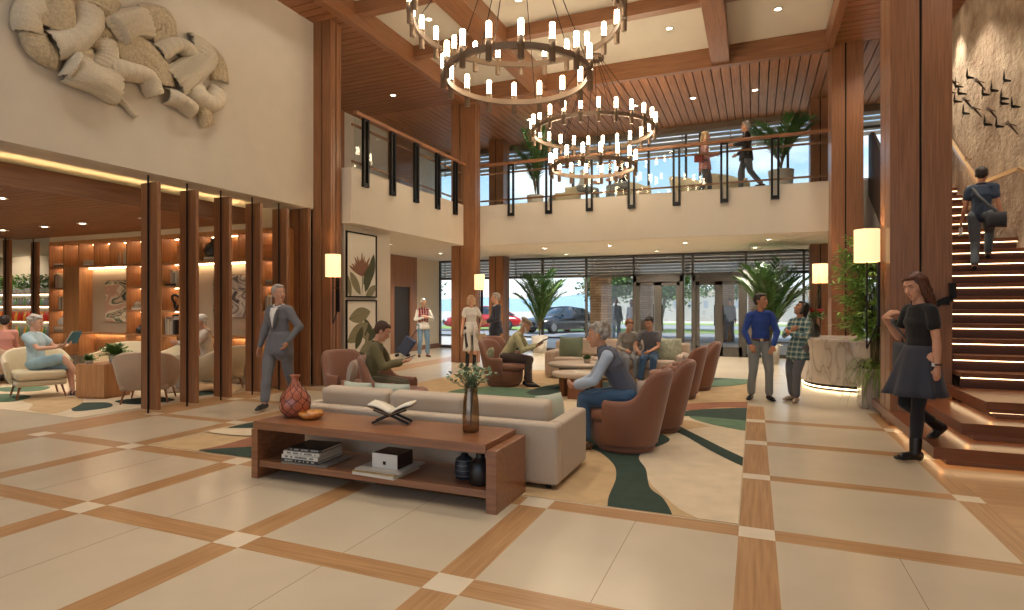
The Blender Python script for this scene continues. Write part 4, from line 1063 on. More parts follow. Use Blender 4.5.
def blade(b_, base, a, L_, w_, droop, rise=1.0, seg=7):
    d = Vector((math.cos(a), math.sin(a), 0)); s = Vector((-d.y, d.x, 0)); P = []
    for i in range(seg + 1):
        f = i / seg; p = Vector(base) + d * L_ * f * .85 + Vector((0, 0, rise * L_ * f - droop * L_ * f * f)); ww = w_ * math.sin(PI * (.12 + .88 * f)) ** .7 * (1 if f < 1 else 0) / 2
        P.append([p - s * ww, p + Vector((0, 0, -w_ * .15)), p + s * ww])
    b_.grid(P)
for i in range(130): blade(gr_, (rd.gauss(0, .05), rd.gauss(0, .05), .58), rd.uniform(0, 6.28), rd.uniform(.34, .6), .018, rd.uniform(1.3, 2.1), rd.uniform(.8, 1.3))
gr_.build('grassy_leaves', mat('grass_leaf', (120, 146, 66), .5, noise=(8, .3)), t)
# ================================================================ PALMS
PALM = mat('palm_green', (74, 108, 54), .5, noise=(4, .3)); 
def palm(loc, H_, R_, label, n_=16, seed=1, planter=(.26, .55), pm=None):
    rd = random.Random(seed); t = thing('potted_palm', label, 'plant', loc)
    MB().lathe([(0, 0), (planter[0] * .8, 0), (planter[0], planter[1]), (planter[0] * .9, planter[1]), (planter[0] * .9, planter[1] - .03), (0, planter[1] - .03)], seg=28).build('planter', pm or mat('planter_white', (206, 198, 184), .6), t)
    st_, q = MB(), MB()
    for k in range(n_):
        a = 2 * PI * k / n_ * 2.4 + rd.uniform(-.3, .3); out = R_ * rd.uniform(.35, 1); h = (H_ - planter[1]) * rd.uniform(.72, 1.0) * (1.12 - .25 * out / R_)
        P = [Vector((out * f ** 1.7 * math.cos(a), out * f ** 1.7 * math.sin(a), planter[1] - .05 + h * (f * 1.25 - .25 * f * f * f))) for f in (i / 16 for i in range(17))]
        st_.tube(P, [.014 - .0007 * i for i in range(17)], 5)
        for i in range(5, 17):
            d = (P[i] - P[i - 1]).normalized(); s = d.cross(Vector((0, 0, 1)))
            s = s.normalized() if s.length > .05 else Vector((math.sin(a), -math.cos(a), 0))
            L_ = R_ * .55 * math.sin(PI * (i - 3) / 15) + .06
            for f_ in (0, .5):
                for sg in (1, -1): leaf_quad(q, P[i].lerp(P[i - 1], f_), s * sg * .8 + d * .75 + Vector((0, 0, rd.uniform(-.25, .15))), (0, 0, 1), L_, .045)
    st_.build('stalks', STEM, t); q.build('fronds', PALM, t); return t
palm((-6.2, 17.1, 0), 2.6, .85, 'tall palm in a white planter by the window beside the seated man in a cap', 22, 1, (.26, .55))
palm((.36, 16.2, 0), 2.7, .9, 'dark palm rising behind the couple at the entrance', 30, 2, (.24, .5))
palm((-5.75, 15.5, 4.1), 2.4, .7, 'palm plant on the upper gallery near the corner column', 14, 3, (.24, .5))
palm((.6, 16.0, 4.1), 2.1, .8, 'palm plant on the upper gallery behind the man in black', 15, 4, (.3, .75))
# ================================================================ PICTURES
def botan(y0, y1, z0, z1, label, leaves, bgc):
    t = thing('framed_picture', label, 'picture', (-7.2, (y0 + y1) / 2, z0))
    w_ = (y1 - y0) / 2; h = z1 - z0
    b_ = MB(); b_.box(0.0, .035, -w_, -w_ + .025, 0, h); b_.box(0, .035, w_ - .025, w_, 0, h); b_.box(0, .035, -w_, w_, 0, .025); b_.box(0, .035, -w_, w_, h - .025, h)
    b_.build('frame', BLACKM, t); MB().box(0.002, .016, -w_ + .02, w_ - .02, .02, h - .02).build('print', bgc, t)
    mats = [mat('print_leaf_dark', (74, 76, 52), .8), mat('print_leaf_grey', (134, 128, 100), .8), mat('print_flower_brown', (134, 94, 74), .8), mat('print_stem', (120, 118, 84), .8), mat('print_vein', (96, 90, 66), .8)]
    q = MB(); i = 0
    for (m_, cy, cz, L_, W_, ang) in leaves:
        pts = []; d = (math.cos(ang), math.sin(ang)); s = (-d[1], d[0])
        for k in range(9): f = k / 8; ww = W_ / 2 * math.sin(PI * f) ** .8; pts.append((cy + d[0] * L_ * f + s[0] * ww, cz + d[1] * L_ * f + s[1] * ww))
        for k in range(7, 0, -1): f = k / 8; ww = -W_ / 2 * math.sin(PI * f) ** .8; pts.append((cy + d[0] * L_ * f + s[0] * ww, cz + d[1] * L_ * f + s[1] * ww))
        pts = clip(pts, -w_ + .026, w_ - .026, .026, h - .026)
        if len(pts) > 2: q.add([(.0165 + i * .0006, a, c) for a, c in pts], [tuple(range(len(pts)))], m_)
        vp = clip([(cy, cz - .002), (cy + d[0] * L_ * .9, cz + d[1] * L_ * .9), (cy, cz + .006)], -w_ + .026, w_ - .026, .026, h - .026)
        if len(vp) > 2 and W_ > .06: q.add([(.0169 + i * .0006, a, c) for a, c in vp], [tuple(range(len(vp)))], 4)
        i += 1
    q.build('botanical_drawing', mats, t)
PBG = mat('print_paper', (226, 220, 206), .8)
rd = random.Random(9); L1 = [(3, .0, .0, .75, .03, 1.5)]
for k in range(13): L1.append((2, .0, .42, rd.uniform(.35, .5), .07, 1.57 + (k - 6) * .19))
L1 += [(0, .04, .25, .55, .2, .95), (0, .1, .1, .6, .22, 1.25), (1, -.05, .05, .55, .2, 2.2), (1, -.35, .0, .5, .18, 1.9), (0, .25, .3, .6, .2, 1.35), (1, .1, .0, .45, .18, .6)]
botan(9.02, 9.98, 1.65, 2.92, 'upper framed botanical picture of a spiky brown flower on the cream wall', L1, PBG)
L2 = [(1, -.4, .9, .7, .3, .2), (1, -.1, .75, .6, .34, -.4), (0, .1, .9, .5, .26, -1.2), (1, -.45, .45, .75, .32, .5), (0, -.2, .3, .5, .2, 1.1), (1, -.1, .2, .6, .3, .3), (0, -.45, .1, .6, .24, .1), (1, .3, .05, .6, .28, 1.8), (0, .2, .45, .4, .18, .7)]
botan(9.02, 9.98, .33, 1.6, 'lower framed botanical picture of big grey-green leaves on the cream wall', L2, PBG)
# ================================================================ FABRIC SCULPTURE on the upper wall
CAN1 = mat('linen_canvas', (206, 194, 172), .95, noise=(70, .12), bump=.5); CAN2 = mat('linen_canvas_rough', (188, 172, 144), .95, noise=(30, .2), bump=.8)
def at_art(u, v, X=-7.6):
    y, z = at_wall(u, v, X); return y, z
sc_ = thing('fabric_sculpture', 'large relief of folded and pleated beige canvas pieces on the upper wall', 'artwork', (-7.6, 0, 0))
def fold(pts, wpx, lift=.12, mi=0, pleat=7, amp=.012, arc=1.0, cross=False):
    """strip running through pixel-measured wall points; half-pipe section with pleats along or across"""
    W = [at_art(u, v) for u, v in pts]; n_ = 26; cen = []
    for i in range(n_ + 1):
        f = i / n_ * (len(W) - 1); k = min(int(f), len(W) - 2); s_ = f - k
        p0, p1, p2, p3 = W[max(0, k - 1)], W[k], W[k + 1], W[min(len(W) - 1, k + 2)]
        cen.append(Vector([.5 * (2 * p1[a] + (p2[a] - p0[a]) * s_ + (2 * p0[a] - 5 * p1[a] + 4 * p2[a] - p3[a]) * s_ ** 2 + (3 * p1[a] - p0[a] - 3 * p2[a] + p3[a]) * s_ ** 3) for a in (0, 1)]))
    P = []; m_ = 22
    for i in range(n_ + 1):
        tg = (cen[min(n_, i + 1)] - cen[max(0, i - 1)]).normalized(); s = Vector((-tg.y, tg.x)); f = i / n_
        wd = wpx * .0137 / 2 * (1 + .08 * math.sin(f * 9))
        row = []
        for j in range(m_ + 1):
            th = PI * j / m_; a = -math.cos(th)
            h = lift * (math.sin(th) ** .7) * arc * (.75 + .35 * math.sin(PI * f)) + .02
            rp = amp * (math.sin(i * 1.9) if cross else math.sin(pleat * PI * (a + 1) + .6 * math.sin(f * 5)))
            edge = .01 * math.sin(j * 1.7) if i in (0, n_) else 0
            p = cen[i] + s * (a * wd) + tg * edge
            row.append((h + rp, p.x, p.y))
        P.append(row)
    b_ = MB(); b_.grid(P); b_.build('canvas_fold', [CAN1, CAN2][mi], sc_, solid=.012)
F_ = [([(46, -8), (54, 12), (52, 34)], 30, .16, 1, 4, .006, 1, False), ([(26, 34), (24, 14), (40, 3)], 20, .14, 0, 5, .006, 1, True), ([(32, 33), (36, 50), (54, 58)], 20, .1, 1, 4, .008, 1, True),
      ([(86, 8), (84, 26), (70, 42), (48, 46)], 22, .2, 0, 5, .007, 1, True), ([(66, -10), (96, 2), (112, 14)], 26, .12, 1, 5, .01, 1, False), ([(82, 36), (100, 34), (112, 46)], 20, .08, 1, 6, .006, 1, True),
      ([(106, 35), (126, 24), (146, 24)], 27, .16, 0, 5, .018, 1, False), ([(140, 18), (162, 20), (164, 40), (150, 44)], 22, .1, 1, 4, .01, 1, False),
      ([(62, 66), (86, 78), (114, 90)], 28, .22, 0, 7, .03, 1, False), ([(100, 40), (104, 56), (100, 70)], 20, .14, 0, 4, .006, 1, True), ([(112, 54), (136, 52), (154, 68), (158, 86)], 30, .12, 1, 3, .006, 1, False),
      ([(104, 68), (122, 72), (142, 78), (152, 96)], 18, .18, 0, 4, .007, 1, True), ([(154, 54), (172, 46), (190, 56)], 16, .2, 0, 4, .007, 1, True), ([(170, 84), (186, 72), (200, 58), (184, 46)], 28, .2, 0, 8, .034, 1, False),
      ([(196, 48), (214, 62), (218, 82)], 22, .1, 1, 4, .01, 1, False), ([(162, 96), (176, 102), (190, 112)], 15, .2, 0, 4, .007, 1, True), ([(190, 84), (196, 98), (208, 104), (216, 92)], 20, .18, 0, 4, .008, 1, True),
      ([(200, 104), (202, 116), (206, 126)], 16, .12, 1, 4, .006, 1, False), ([(110, 94), (122, 104), (134, 116)], 5, .06, 0, 2, .003, 1, False), ([(58, 44), (70, 52), (90, 56)], 12, .08, 0, 3, .006, 1, False)]
for f_ in F_: fold(*f_)
# ruffled hems
for pts in ([(70, 56), (66, 64), (60, 78)], [(104, 20), (112, 32), (120, 46)]):
    fold(pts, 5, .24, 0, 2, .006, 1, True)

# ================================================================ BOOKCASE
BX0, BY = -14.86, 8.2; mod = .5285
t = thing('bookcase', 'wall-wide built-in wood bookcase with lit niches at the back of the lounge', 'bookcase')
fr = MB(); e_ = [BX0 + mod * k for k in range(14)]
fr.box(BX0, e_[13], BY, BY + .34, 2.86, 2.93); fr.box(BX0, e_[13], BY, BY + .34, 2.33, 2.37)
for k in range(14):
    z0 = 2.33 if k in (3, 4, 9, 10, 11) else 0
    fr.box(e_[k] - .018, e_[k] + .018, BY, BY + .34, z0 if z0 else .02, 2.9)
fr.build('frame', SHELFW, t, .002)
q = MB(); q.box(BX0, e_[13], BY + .33, BY + .35, 2.35, 2.9)
for a, c in ((0, 2), (5, 8), (12, 13)): q.box(e_[a], e_[c], BY + .33, BY + .35, 0, 2.35)
q.box(BX0, e_[13], BY + .33, BY + .35, 0, .9)
q.build('back_panel', SHELFW, t)
for a, c in ((0, 1), (5, 8), (12, 13)):
    for z in (.88, 1.38, 1.87): MB().box(e_[a], e_[c], BY + .005, BY + .33, z - .018, z + .018).build('shelf', SHELFW, t)
MB().box(BX0, e_[13], BY, BY + .33, .86, .9).build('shelf', SHELFW, t)
MB().box(BX0, e_[13], BY, BY + .33, .0, .38).build('base_cabinet', marble('base_marble', (150, 132, 112), (92, 72, 58), 3.), t)
MB().box(e_[1], e_[2], BY + .01, BY + .04, .9, 2.33).build('door', SHELFW, t)
TP = mat('niche_wall', (178, 158, 132), .8)
for a, c in ((2, 5), (8, 12)): MB().box(e_[a] + .02, e_[c] - .02, BY + .28, BY + .32, .9, 2.33).build('niche_panel', TP, t)
LEDS = emis('shelf_led', (255, 226, 184), 26); ls = MB()
cells = [(k, 2.35, 2.86) for k in range(13)]
for k in (0, 5, 6, 7, 12): cells += [(k, .9, 1.36), (k, 1.4, 1.85), (k, 1.89, 2.33)]
for k in range(13): cells.append((k, .4, .86))
for k, z0, z1 in cells: ls.box(e_[k] + .05, e_[k + 1] - .03, BY + .27, BY + .29, z1 - .012, z1 - .004)
for a, c in ((2, 5), (8, 12)): ls.box(e_[a] + .03, e_[c] - .03, BY + .2, BY + .23, 2.31, 2.325)
ls.build('light_strip', LEDS, t)
# what stands in it
rd = random.Random(4); bc = [WH, GY, mat('book_cream', (208, 192, 160), .6), DK, mat('book_sand', (184, 164, 134), .6)]
def lean_books(x, z, n_, where):
    for i in range(n_):
        h = rd.uniform(.24, .36); w_ = rd.uniform(.025, .045); m_ = rd.choice(bc)
        q = MB().box(x, x + w_, BY + .05, BY + .22, z, z + h).build('book', m_); tag(q, '%s book standing %s' % (m_.name.split('_')[1], where), 'book', 'books in the lounge bookcase'); x += w_ + .003
def flat_books(x, z, n_, where):
    for i in range(n_):
        h = rd.uniform(.03, .045); w_ = rd.uniform(.28, .34); m_ = rd.choice(bc)
        q = MB().box(x, x + w_, BY + .04, BY + .24, z, z + h).build('book', m_); tag(q, '%s book lying %s' % (m_.name.split('_')[1], where), 'book', 'books in the lounge bookcase'); z += h + .001
flat_books(e_[0] + .1, 2.371, 2, 'flat in the top corner cell above the reader'); flat_books(e_[2] + .1, 2.371, 3, 'flat in the top row above the swirl painting'); lean_books(e_[4] + .34, 2.371, 4, 'upright in the top row, right of the flat pile')
lean_books(e_[0] + .1, 1.889, 8, 'in the end column over the reader, second row'); lean_books(e_[0] + .25, 1.399, 6, 'in the end column over the reader, third row'); flat_books(e_[0] + .1, .9, 3, 'flat in the end column behind the reader')
flat_books(e_[5] + .1, 1.399, 2, 'flat beside the swirl painting'); lean_books(e_[7] + .2, 1.889, 6, 'in the cells between the first two posts'); flat_books(e_[7] + .05, 1.399 + .49, 1, 'flat between the first two posts'); lean_books(e_[7] + .05, .9, 8, 'at the bottom between the first two posts')
flat_books(e_[9] + .1, 2.371, 2, 'flat under the round black vase'); lean_books(e_[12] + .1, 1.399, 5, 'in the last column behind the walking woman'); flat_books(e_[12] + .1, 1.889, 2, 'flat in the last column behind the walking woman')
def vase_s(x, z, s, m_, label, prof=None, y=BY + .14):
    t = thing('vase', label, 'vase', (x, y, z)); MB().lathe([(r_ * s, h * s) for r_, h in (prof or [(.3, 0), (.5, .05), (.62, .4), (.5, .75), (.22, .95), (.18, 1.1), (.26, 1.15)])], seg=24).build('body', m_, t); return t
BKV = mat('vase_black', (36, 32, 30), .35)
vase_s(e_[9] + .26, 2.455, .3, BKV, 'round black vase on top books between the second and third posts')
vase_s(e_[5] + .25, .9, .16, BKV, 'small dark vase beside the swirl painting on the low shelf'); vase_s(e_[5] + .16, 1.46, .12, bc[4], 'small sand vase on books right of the swirl painting')
vase_s(e_[4] + .1, 2.371, .2, bc[4], 'slim sand vase in the top row above the painting', [(.12, 0), (.16, .3), (.1, 1.0), (.05, 1.3), (.07, 1.4)]); vase_s(e_[0] + .3, 1.01 + .02, .2, WH, 'white pot in the end column behind the reader')
t = thing('sculpture', 'black knotted ring sculpture on the shelf between the first two posts', 'sculpture', (e_[7] + .28, BY + .14, 1.4))
MB().tube([(.12 * math.cos(a) * (1 + .3 * math.cos(3 * a)), .03 * math.sin(2 * a), .16 + .13 * math.sin(a) * (1 + .2 * math.cos(3 * a))) for a in np.linspace(0, 6.1, 30)], .028, 8).build('ring', BKV, t)
t = thing('framed_print', 'small framed drawing of a round face leaning in the bookcase', 'picture', (e_[7] + .27, BY + .16, .9 + .0))
MB().box(-.15, .15, 0, .02, .0, .4).build('frame', BKV, t); MB().box(-.12, .12, -.003, .0, .03, .37).build('print', WH, t)
MB().tube([(.06 * math.cos(a), -.005, .2 + .1 * math.sin(a)) for a in np.linspace(0, 2 * PI, 24)], .004, 5).tube([(.0, -.005, .26), (.015, -.005, .19), (-.01, -.005, .18)], .003, 5).build('drawing', BKV, t)
def swirl(name, cols, sc, seed):
    m = bpy.data.materials.new(name); m.use_nodes = True; n, l = m.node_tree.nodes, m.node_tree.links; b = n['Principled BSDF']; b.inputs['Roughness'].default_value = .7
    tc = n.new('ShaderNodeTexCoord'); mp = n.new('ShaderNodeMapping'); mp.inputs['Location'].default_value = (seed, 0, 0); mp.inputs['Rotation'].default_value = (0, .7, 0); mp.inputs['Scale'].default_value = (1, 1, 2.2); l.new(tc.outputs['Object'], mp.inputs[0])
    nz = n.new('ShaderNodeTexNoise'); nz.inputs['Scale'].default_value = sc; nz.inputs['Detail'].default_value = 1.5; nz.inputs['Distortion'].default_value = 1.8; l.new(mp.outputs[0], nz.inputs[0])
    rp = n.new('ShaderNodeValToRGB'); e = rp.color_ramp.elements; N = len(cols); rp.color_ramp.interpolation = 'EASE'
    e[0].position = .34; e[0].color = lin(cols[0]) + (1,); e[1].position = .66; e[1].color = lin(cols[-1]) + (1,)
    for i in range(1, N - 1): x = e.new(.34 + .32 * i / (N - 1)); x.color = lin(cols[i]) + (1,)
    l.new(nz.outputs['Fac'], rp.inputs['Fac']); l.new(rp.outputs['Color'], b.inputs['Base Color']); return m
def panel(x0, x1, z0, z1, m, label):
    t = thing('painting', label, 'painting', ((x0 + x1) / 2, BY + .25, z0)); w_ = (x1 - x0) / 2
    MB().box(-w_, w_, 0, .03, 0, z1 - z0).build('edge', WOODZ, t); MB().box(-w_ + .01, w_ - .01, -.004, 0, .01, z1 - z0 - .01).build('canvas', m, t)
panel(-13.3, -12.36, 1.12, 2.05, swirl('painting_green', [(50, 62, 48), (206, 176, 146), (74, 92, 66), (216, 200, 170), (190, 150, 124)], 1.3, 3), 'swirling green and cream leaf painting in the lit niche')
panel(-10.0, -9.55, 1.25, 2.1, swirl('painting_teal', [(38, 84, 66), (60, 110, 84), (180, 176, 160), (120, 110, 100)], 1.6, 7), 'painting of dark green upright shapes behind the second post')
panel(-9.5, -8.7, 1.25, 2.1, swirl('painting_grey', [(98, 88, 82), (196, 182, 166), (120, 106, 98), (214, 200, 182), (86, 78, 74)], 1.2, 11), 'grey and cream feathery painting behind the third post')
t = thing('table_lamp', 'small glowing table lamp behind the lounge seats near the fourth post', 'lamp', (e_[11] + .2, BY + .14, .9)); MB().lathe([(.06, .1), (.06, .3)], seg=16).build('lamp_shade', SHADE, t); MB().cyl((0, 0, 0), (0, 0, .12), .02).build('stem', BRONZE, t)
# ================================================================ BAR far left
t = thing('back_bar', 'lit back bar shelving seen between the far posts', 'bar')
b_ = MB(); b_.box(-27.8, -20.2, 12.6, 12.98, 0, .35)
for z in (.9, 1.45, 1.9): b_.box(-27.8, -20.2, 12.62, 12.98, z, z + .04)
b_.build('shelf', SHELFW, t); MB().box(-27.8, -20.2, 12.94, 12.97, .35, 2.4).build('back_panel', mat('bar_panel_pale', (206, 206, 196), .5), t)
MB().box(-27.8, -20.2, 12.9, 12.92, .875, .895).box(-27.8, -20.2, 12.9, 12.92, 1.42, 1.44).box(-27.8, -20.2, 12.9, 12.92, 1.87, 1.89).build('light_strip', emis('bar_led', (255, 236, 200), 8), t)
cm = [mat('bottle_red', (190, 52, 34), .3), mat('bottle_amber', (206, 150, 50), .3), mat('bottle_green', (96, 140, 86), .3), mat('bottle_grey', (120, 124, 126), .3)]
proto = {}
for row, (z, ms) in enumerate(((.35, (2, 3, 1)), (.94, (0, 0, 1)), (1.49, (3, 3, 2)))):
    for i in range(26):
        x = -26.9 + i * .17 + .02 * math.sin(i * 5); m_ = ms[(i * 7) % 3]; h = (.38, .32, .26)[row]
        if (row, m_) not in proto:
            o = MB().lathe([(0, 0), (.055, 0), (.06, .02), (.06, h * .6), (.025, h * .75), (.022, h), (0, h)], seg=12).build('bottle', cm[m_], loc=(x, 12.75, z)); tag(o, '%s bottle on the back bar shelf' % cm[m_].name.split('_')[1], 'bottle', 'bottles on the back bar'); proto[(row, m_)] = o
        else:
            o = proto[(row, m_)].copy(); COL.objects.link(o); o.location = (x, 12.75, z)
for i, x in enumerate((-26.7, -25.95, -25.2, -24.45, -23.7, -22.95)):
    t = thing('trailing_plant', 'leafy green plant spilling from the shelf above the bar bottles', 'plant', (x, 12.6, 1.94), group='plants above the bar')
    MB().box(-.36, .36, -.1, .1, 0, .16).build('trough', GY, t); q = MB(); rd = random.Random(i)
    for k in range(170): leaf_quad(q, (rd.uniform(-.36, .36), rd.uniform(-.12, .1), rd.uniform(.1, .62)), (rd.uniform(-1, 1), rd.uniform(-1, 1), rd.uniform(-1, .6)), (0, 0, 1), .14, .07)
    q.build('foliage', FERN, t)
spot(-25, 11.2, 3.2, 200, 2.2, .6, tgt=(-25, 12.9, 1.4)); spot(-22, 11, 3.2, 140, 2.4)
# ================================================================ CARS outside
def car(loc, rz, body, label):
    t = thing('car', label, 'car', loc, rz)
    secs = [(-2.3, .35, .55, .70), (-2.25, .28, .72, .82), (-1.9, .22, .88, .9), (-1.2, .2, .98, .92), (0, .2, 1.0, .93), (.9, .2, .98, .93), (1.4, .22, .90, .92), (2.0, .25, .80, .86), (2.3, .32, .66, .74), (2.36, .38, .55, .62)]
    P = []
    for x, z0, z1, w_ in secs:
        P.append([(x, -w_ * .9, z0), (x, -w_, z0 + .15), (x, -w_, (z0 + z1) / 2 + .05), (x, -w_ * .93, z1 - .04), (x, -w_ * .6, z1), (x, 0, z1 + .02), (x, w_ * .6, z1), (x, w_ * .93, z1 - .04), (x, w_, (z0 + z1) / 2 + .05), (x, w_, z0 + .15), (x, w_ * .9, z0), (x, -w_ * .9, z0)])
    b_ = MB(); b_.grid(P); b_.add(P[0][:-1], [tuple(range(11))]); b_.add(P[-1][:-1], [tuple(range(11))]); b_.build('body', body, t)
    cab = [(-1.9, .9, .70), (-1.1, 1.34, .60), (-.2, 1.44, .62), (.35, 1.38, .62), (1.25, .92, .74)]
    P = [[(x, -.86, .92), (x, -w_, z), (x, 0, z + .03 if 1 < z else z), (x, w_, z), (x, .86, .92)] for x, z, w_ in cab]
    b_ = MB(); b_.grid(P); b_.build('windows', mat('car_glass', (40, 46, 52), .08, coat=.5), t)
    P = [[(x, -w_ + .02, z + .004), (x, 0, z + .04), (x, w_ - .02, z + .004)] for x, z, w_ in cab[1:4]]
    b_ = MB(); b_.grid(P); b_.build('roof', body, t, solid=.02)
    for sy in (-1, 1):
        b_ = MB()
        for xa, za, xb, zb in ((-1.85, .93, -1.1, 1.35), (.35, 1.39, 1.22, .93), (-.35, 1.42, -.35, .95)): b_.tube([(xa, sy * .84 if za < 1 else sy * .63, za), (xb, sy * .84 if zb < 1 else sy * .63, zb)], .03, 5)
        b_.build('pillars', body, t)
    for sx in (-1.4, 1.45):
        for sy in (-.82, .82):
            w_ = MB(); w_.lathe([(.0, -.1), (.32, -.1), (.33, -.05), (.33, .05), (.32, .1), (0, .1)], seg=24)
            o = w_.build('wheel', mat('tyre', (26, 26, 28), .8), t, loc=(sx, sy, .33)); o.rotation_euler.x = PI / 2
            h = MB(); h.lathe([(0, -.108), (.2, -.106), (.21, -.1)], seg=10, sm=False).lathe([(.21, .1), (.2, .106), (0, .108)], seg=10, sm=False); h.build('rim', mat('alloy', (120, 122, 126), .4, .8), o)
    LM = mat('headlight', (226, 232, 236), .15, coat=.6)
    for sy in (-1, 1): MB().obox((2.22, sy * .58, .64), .14, .34, .12, -sy * .35).build('headlight', LM, t, .02)
    MB().box(2.3, 2.4, -.36, .36, .42, .62).build('grille', BLACKM, t, .01); MB().box(2.39, 2.41, -.25, .25, .36, .42).build('number_plate', GY, t)
    for sy in (-1, 1): MB().obox((.85, sy * .98, .98), .1, .16, .12).build('mirror', body, t, .02)
    return t
car((-10.0, 31.0, -.03), -PI / 2 - .45, mat('car_black', (24, 26, 32), .15, coat=.8), 'black saloon car parked outside beyond the tall palm')
car((-15.4, 32.2, -.03), -PI / 2 - 1.0, mat('car_red', (176, 34, 34), .2, coat=.8), 'red car parked outside behind the standing pair')
# suitcase
t = thing('suitcase', 'dark blue wheeled suitcase tilted beside the man in the plaid vest', 'suitcase', (-9.35, 14.45, 0), .35)
BLU = mat('suitcase_blue', (52, 60, 84), .7, noise=(40, .1))
o = rbox('body', BLU, -.17, .17, -.11, .11, 0, .52, t, .03); o.location = (-.14, 0, .1); o.rotation_euler.y = .6
o = rbox('pocket', BLU, -.14, .14, -.13, -.11, .08, .4, t, .01); o.location = (-.14, 0, .1); o.rotation_euler.y = .6
MB().tube([(.12, -.06, .52), (.32, -.06, .8), (.32, .06, .8), (.12, .06, .52)], .009, 6).build('handle', BRONZE, t)
for sy in (-.09, .09): 
    w_ = MB(); w_.tube([(-.28, sy - .015, .04), (-.28, sy + .015, .04)], .04, 14); w_.tube([(.05, sy - .015, .04), (.05, sy + .015, .04)], .04, 14); w_.build('wheel', BLACKM, t)
# upstairs seating
for (x, lab) in ((-4.9, 'cream lounge seat upstairs left of the seated pair'), (-3.0, 'cream lounge seat upstairs with the woman in black'), (-1.55, 'cream lounge seat upstairs behind the woman in pink'), (-.6, 'cream lounge seat upstairs behind the man in black')):
    tt = lchair((x, 15.6, 4.1), 2.2 if x < -4 else -2.4, lab, BG1)
# ================================================================ PEOPLE
V = Vector
def norm(v): return V(v).normalized()
def ik(a, c, l1, l2, pole):
    d = c - a; L_ = d.length; mx_ = (l1 + l2) * .998
    if L_ > mx_: c = a + d * (mx_ / L_); d = c - a; L_ = mx_
    x = (l1 * l1 - l2 * l2 + L_ * L_) / (2 * L_); h = math.sqrt(max(0, l1 * l1 - x * x)); u = d / L_
    p = V(pole); p = (p - u * p.dot(u)).normalized(); return a + u * x + p * h, c
class Blob:
    """union of rounded tapered shapes, fused into one continuous surface"""
    def __init__(s): s.b = MB()
    def seg(s, a, b, ra, rb, side=None, kx=1., ky=1., n=14):
        a, b = V(a), V(b); d = b - a; L_ = d.length
        if L_ < 1e-5: d = V((0, 0, 1)); L_ = 1e-5
        t = d.normalized(); x = V(side) if side is not None else (V((1, 0, 0)) if abs(t.x) < .8 else V((0, 1, 0)))
        x = (x - t * x.dot(t)).normalized(); y = t.cross(x); P = []
        st = [(-math.cos(q), math.sin(q), 0) for q in (0.05, .5, 1.0, PI / 2)]
        rows = [(ra * c, ra * s_) for c, s_, _ in st]
        rows = [(c, r) for c, r in rows] + [(L_ * f, ra + (rb - ra) * f) for f in (.25, .5, .75)] + [(L_ + rb * math.cos(q), rb * math.sin(q)) for q in (PI / 2, 1.0, .5, .05)]
        for k in range(n):
            an = 2 * PI * k / n; dr = x * math.cos(an) * kx + y * math.sin(an) * ky
            P.append([a + t * c + dr * r for c, r in rows])
        o = len(s.b.v); s.b.grid(P, closeu=True); m_ = len(rows)
        s.b.f.append([o + k * m_ for k in range(n)][::-1]); s.b.m.append(0); s.b.s.append(True)
        s.b.f.append([o + k * m_ + m_ - 1 for k in range(n)]); s.b.m.append(0); s.b.s.append(True)
        return s
    def ell(s, c, r, R=None, n=14):
        R = R or Matrix.Identity(3); c = V(c); P = []
        for k in range(n):
            an = 2 * PI * k / n; P.append([c + R @ V((r[0] * math.sin(q) * math.cos(an), r[1] * math.sin(q) * math.sin(an), -r[2] * math.cos(q))) for q in [.06 + (PI - .12) * i / 9 for i in range(10)]])
        o = len(s.b.v); s.b.grid(P, closeu=True)
        s.b.f.append([o + k * 10 for k in range(n)][::-1]); s.b.m.append(0); s.b.s.append(True)
        s.b.f.append([o + k * 10 + 9 for k in range(n)]); s.b.m.append(0); s.b.s.append(True)
        return s
    def build(s, name, m, parent, vox=.008, smooth=4, fold=0., ff=22., seed=0):
        me = bpy.data.meshes.new('tmp'); me.from_pydata(s.b.v, [], s.b.f); o = bpy.data.objects.new('tmp', me); COL.objects.link(o)
        r = o.modifiers.new('r', 'REMESH'); r.mode = 'VOXEL'; r.voxel_size = vox; r.use_smooth_shade = True
        q = o.modifiers.new('s', 'SMOOTH'); q.iterations = smooth; q.factor = .5
        dg = bpy.context.evaluated_depsgraph_get(); nm_ = bpy.data.meshes.new_from_object(o.evaluated_get(dg)); bpy.data.objects.remove(o); bpy.data.meshes.remove(me)
        if fold:
            N = len(nm_.vertices); co_ = np.empty(N * 3, np.float32); nm_.vertices.foreach_get('co', co_); co_ = co_.reshape(-1, 3); nr = np.empty(N * 3, np.float32); nm_.vertices.foreach_get('normal', nr); nr = nr.reshape(-1, 3)
            rs = np.random.RandomState(seed + 5); d = np.zeros(N)
            w1 = np.sin(co_ @ (rs.randn(3) * 9) + 1) * .7
            for k in range(7):
                kv = rs.randn(3); kv[2] *= .8; kv /= np.linalg.norm(kv); d += np.sin(co_ @ (kv * ff * rs.uniform(.6, 1.9)) + rs.uniform(0, 6) + w1 * 2)
            d = np.maximum(np.abs(d / 2.6) ** 1.3 * np.sign(d), -.25); co_ += nr * (d * fold)[:, None]; nm_.vertices.foreach_set('co', co_.ravel()); nm_.update()
        nm_.name = name; nm_.materials.clear(); nm_.materials.append(m)
        nm_.polygons.foreach_set('use_smooth', [True] * len(nm_.polygons))
        ob = bpy.data.objects.new(name, nm_); COL.objects.link(ob); ob.parent = parent; return ob
SKIN = {k: mat('skin_' + k, c, .5, noise=(30, .05), spec=.35) for k, c in dict(fair=(214, 166, 138), light=(204, 152, 122), tan=(186, 132, 100), deep=(112, 76, 58)).items()}
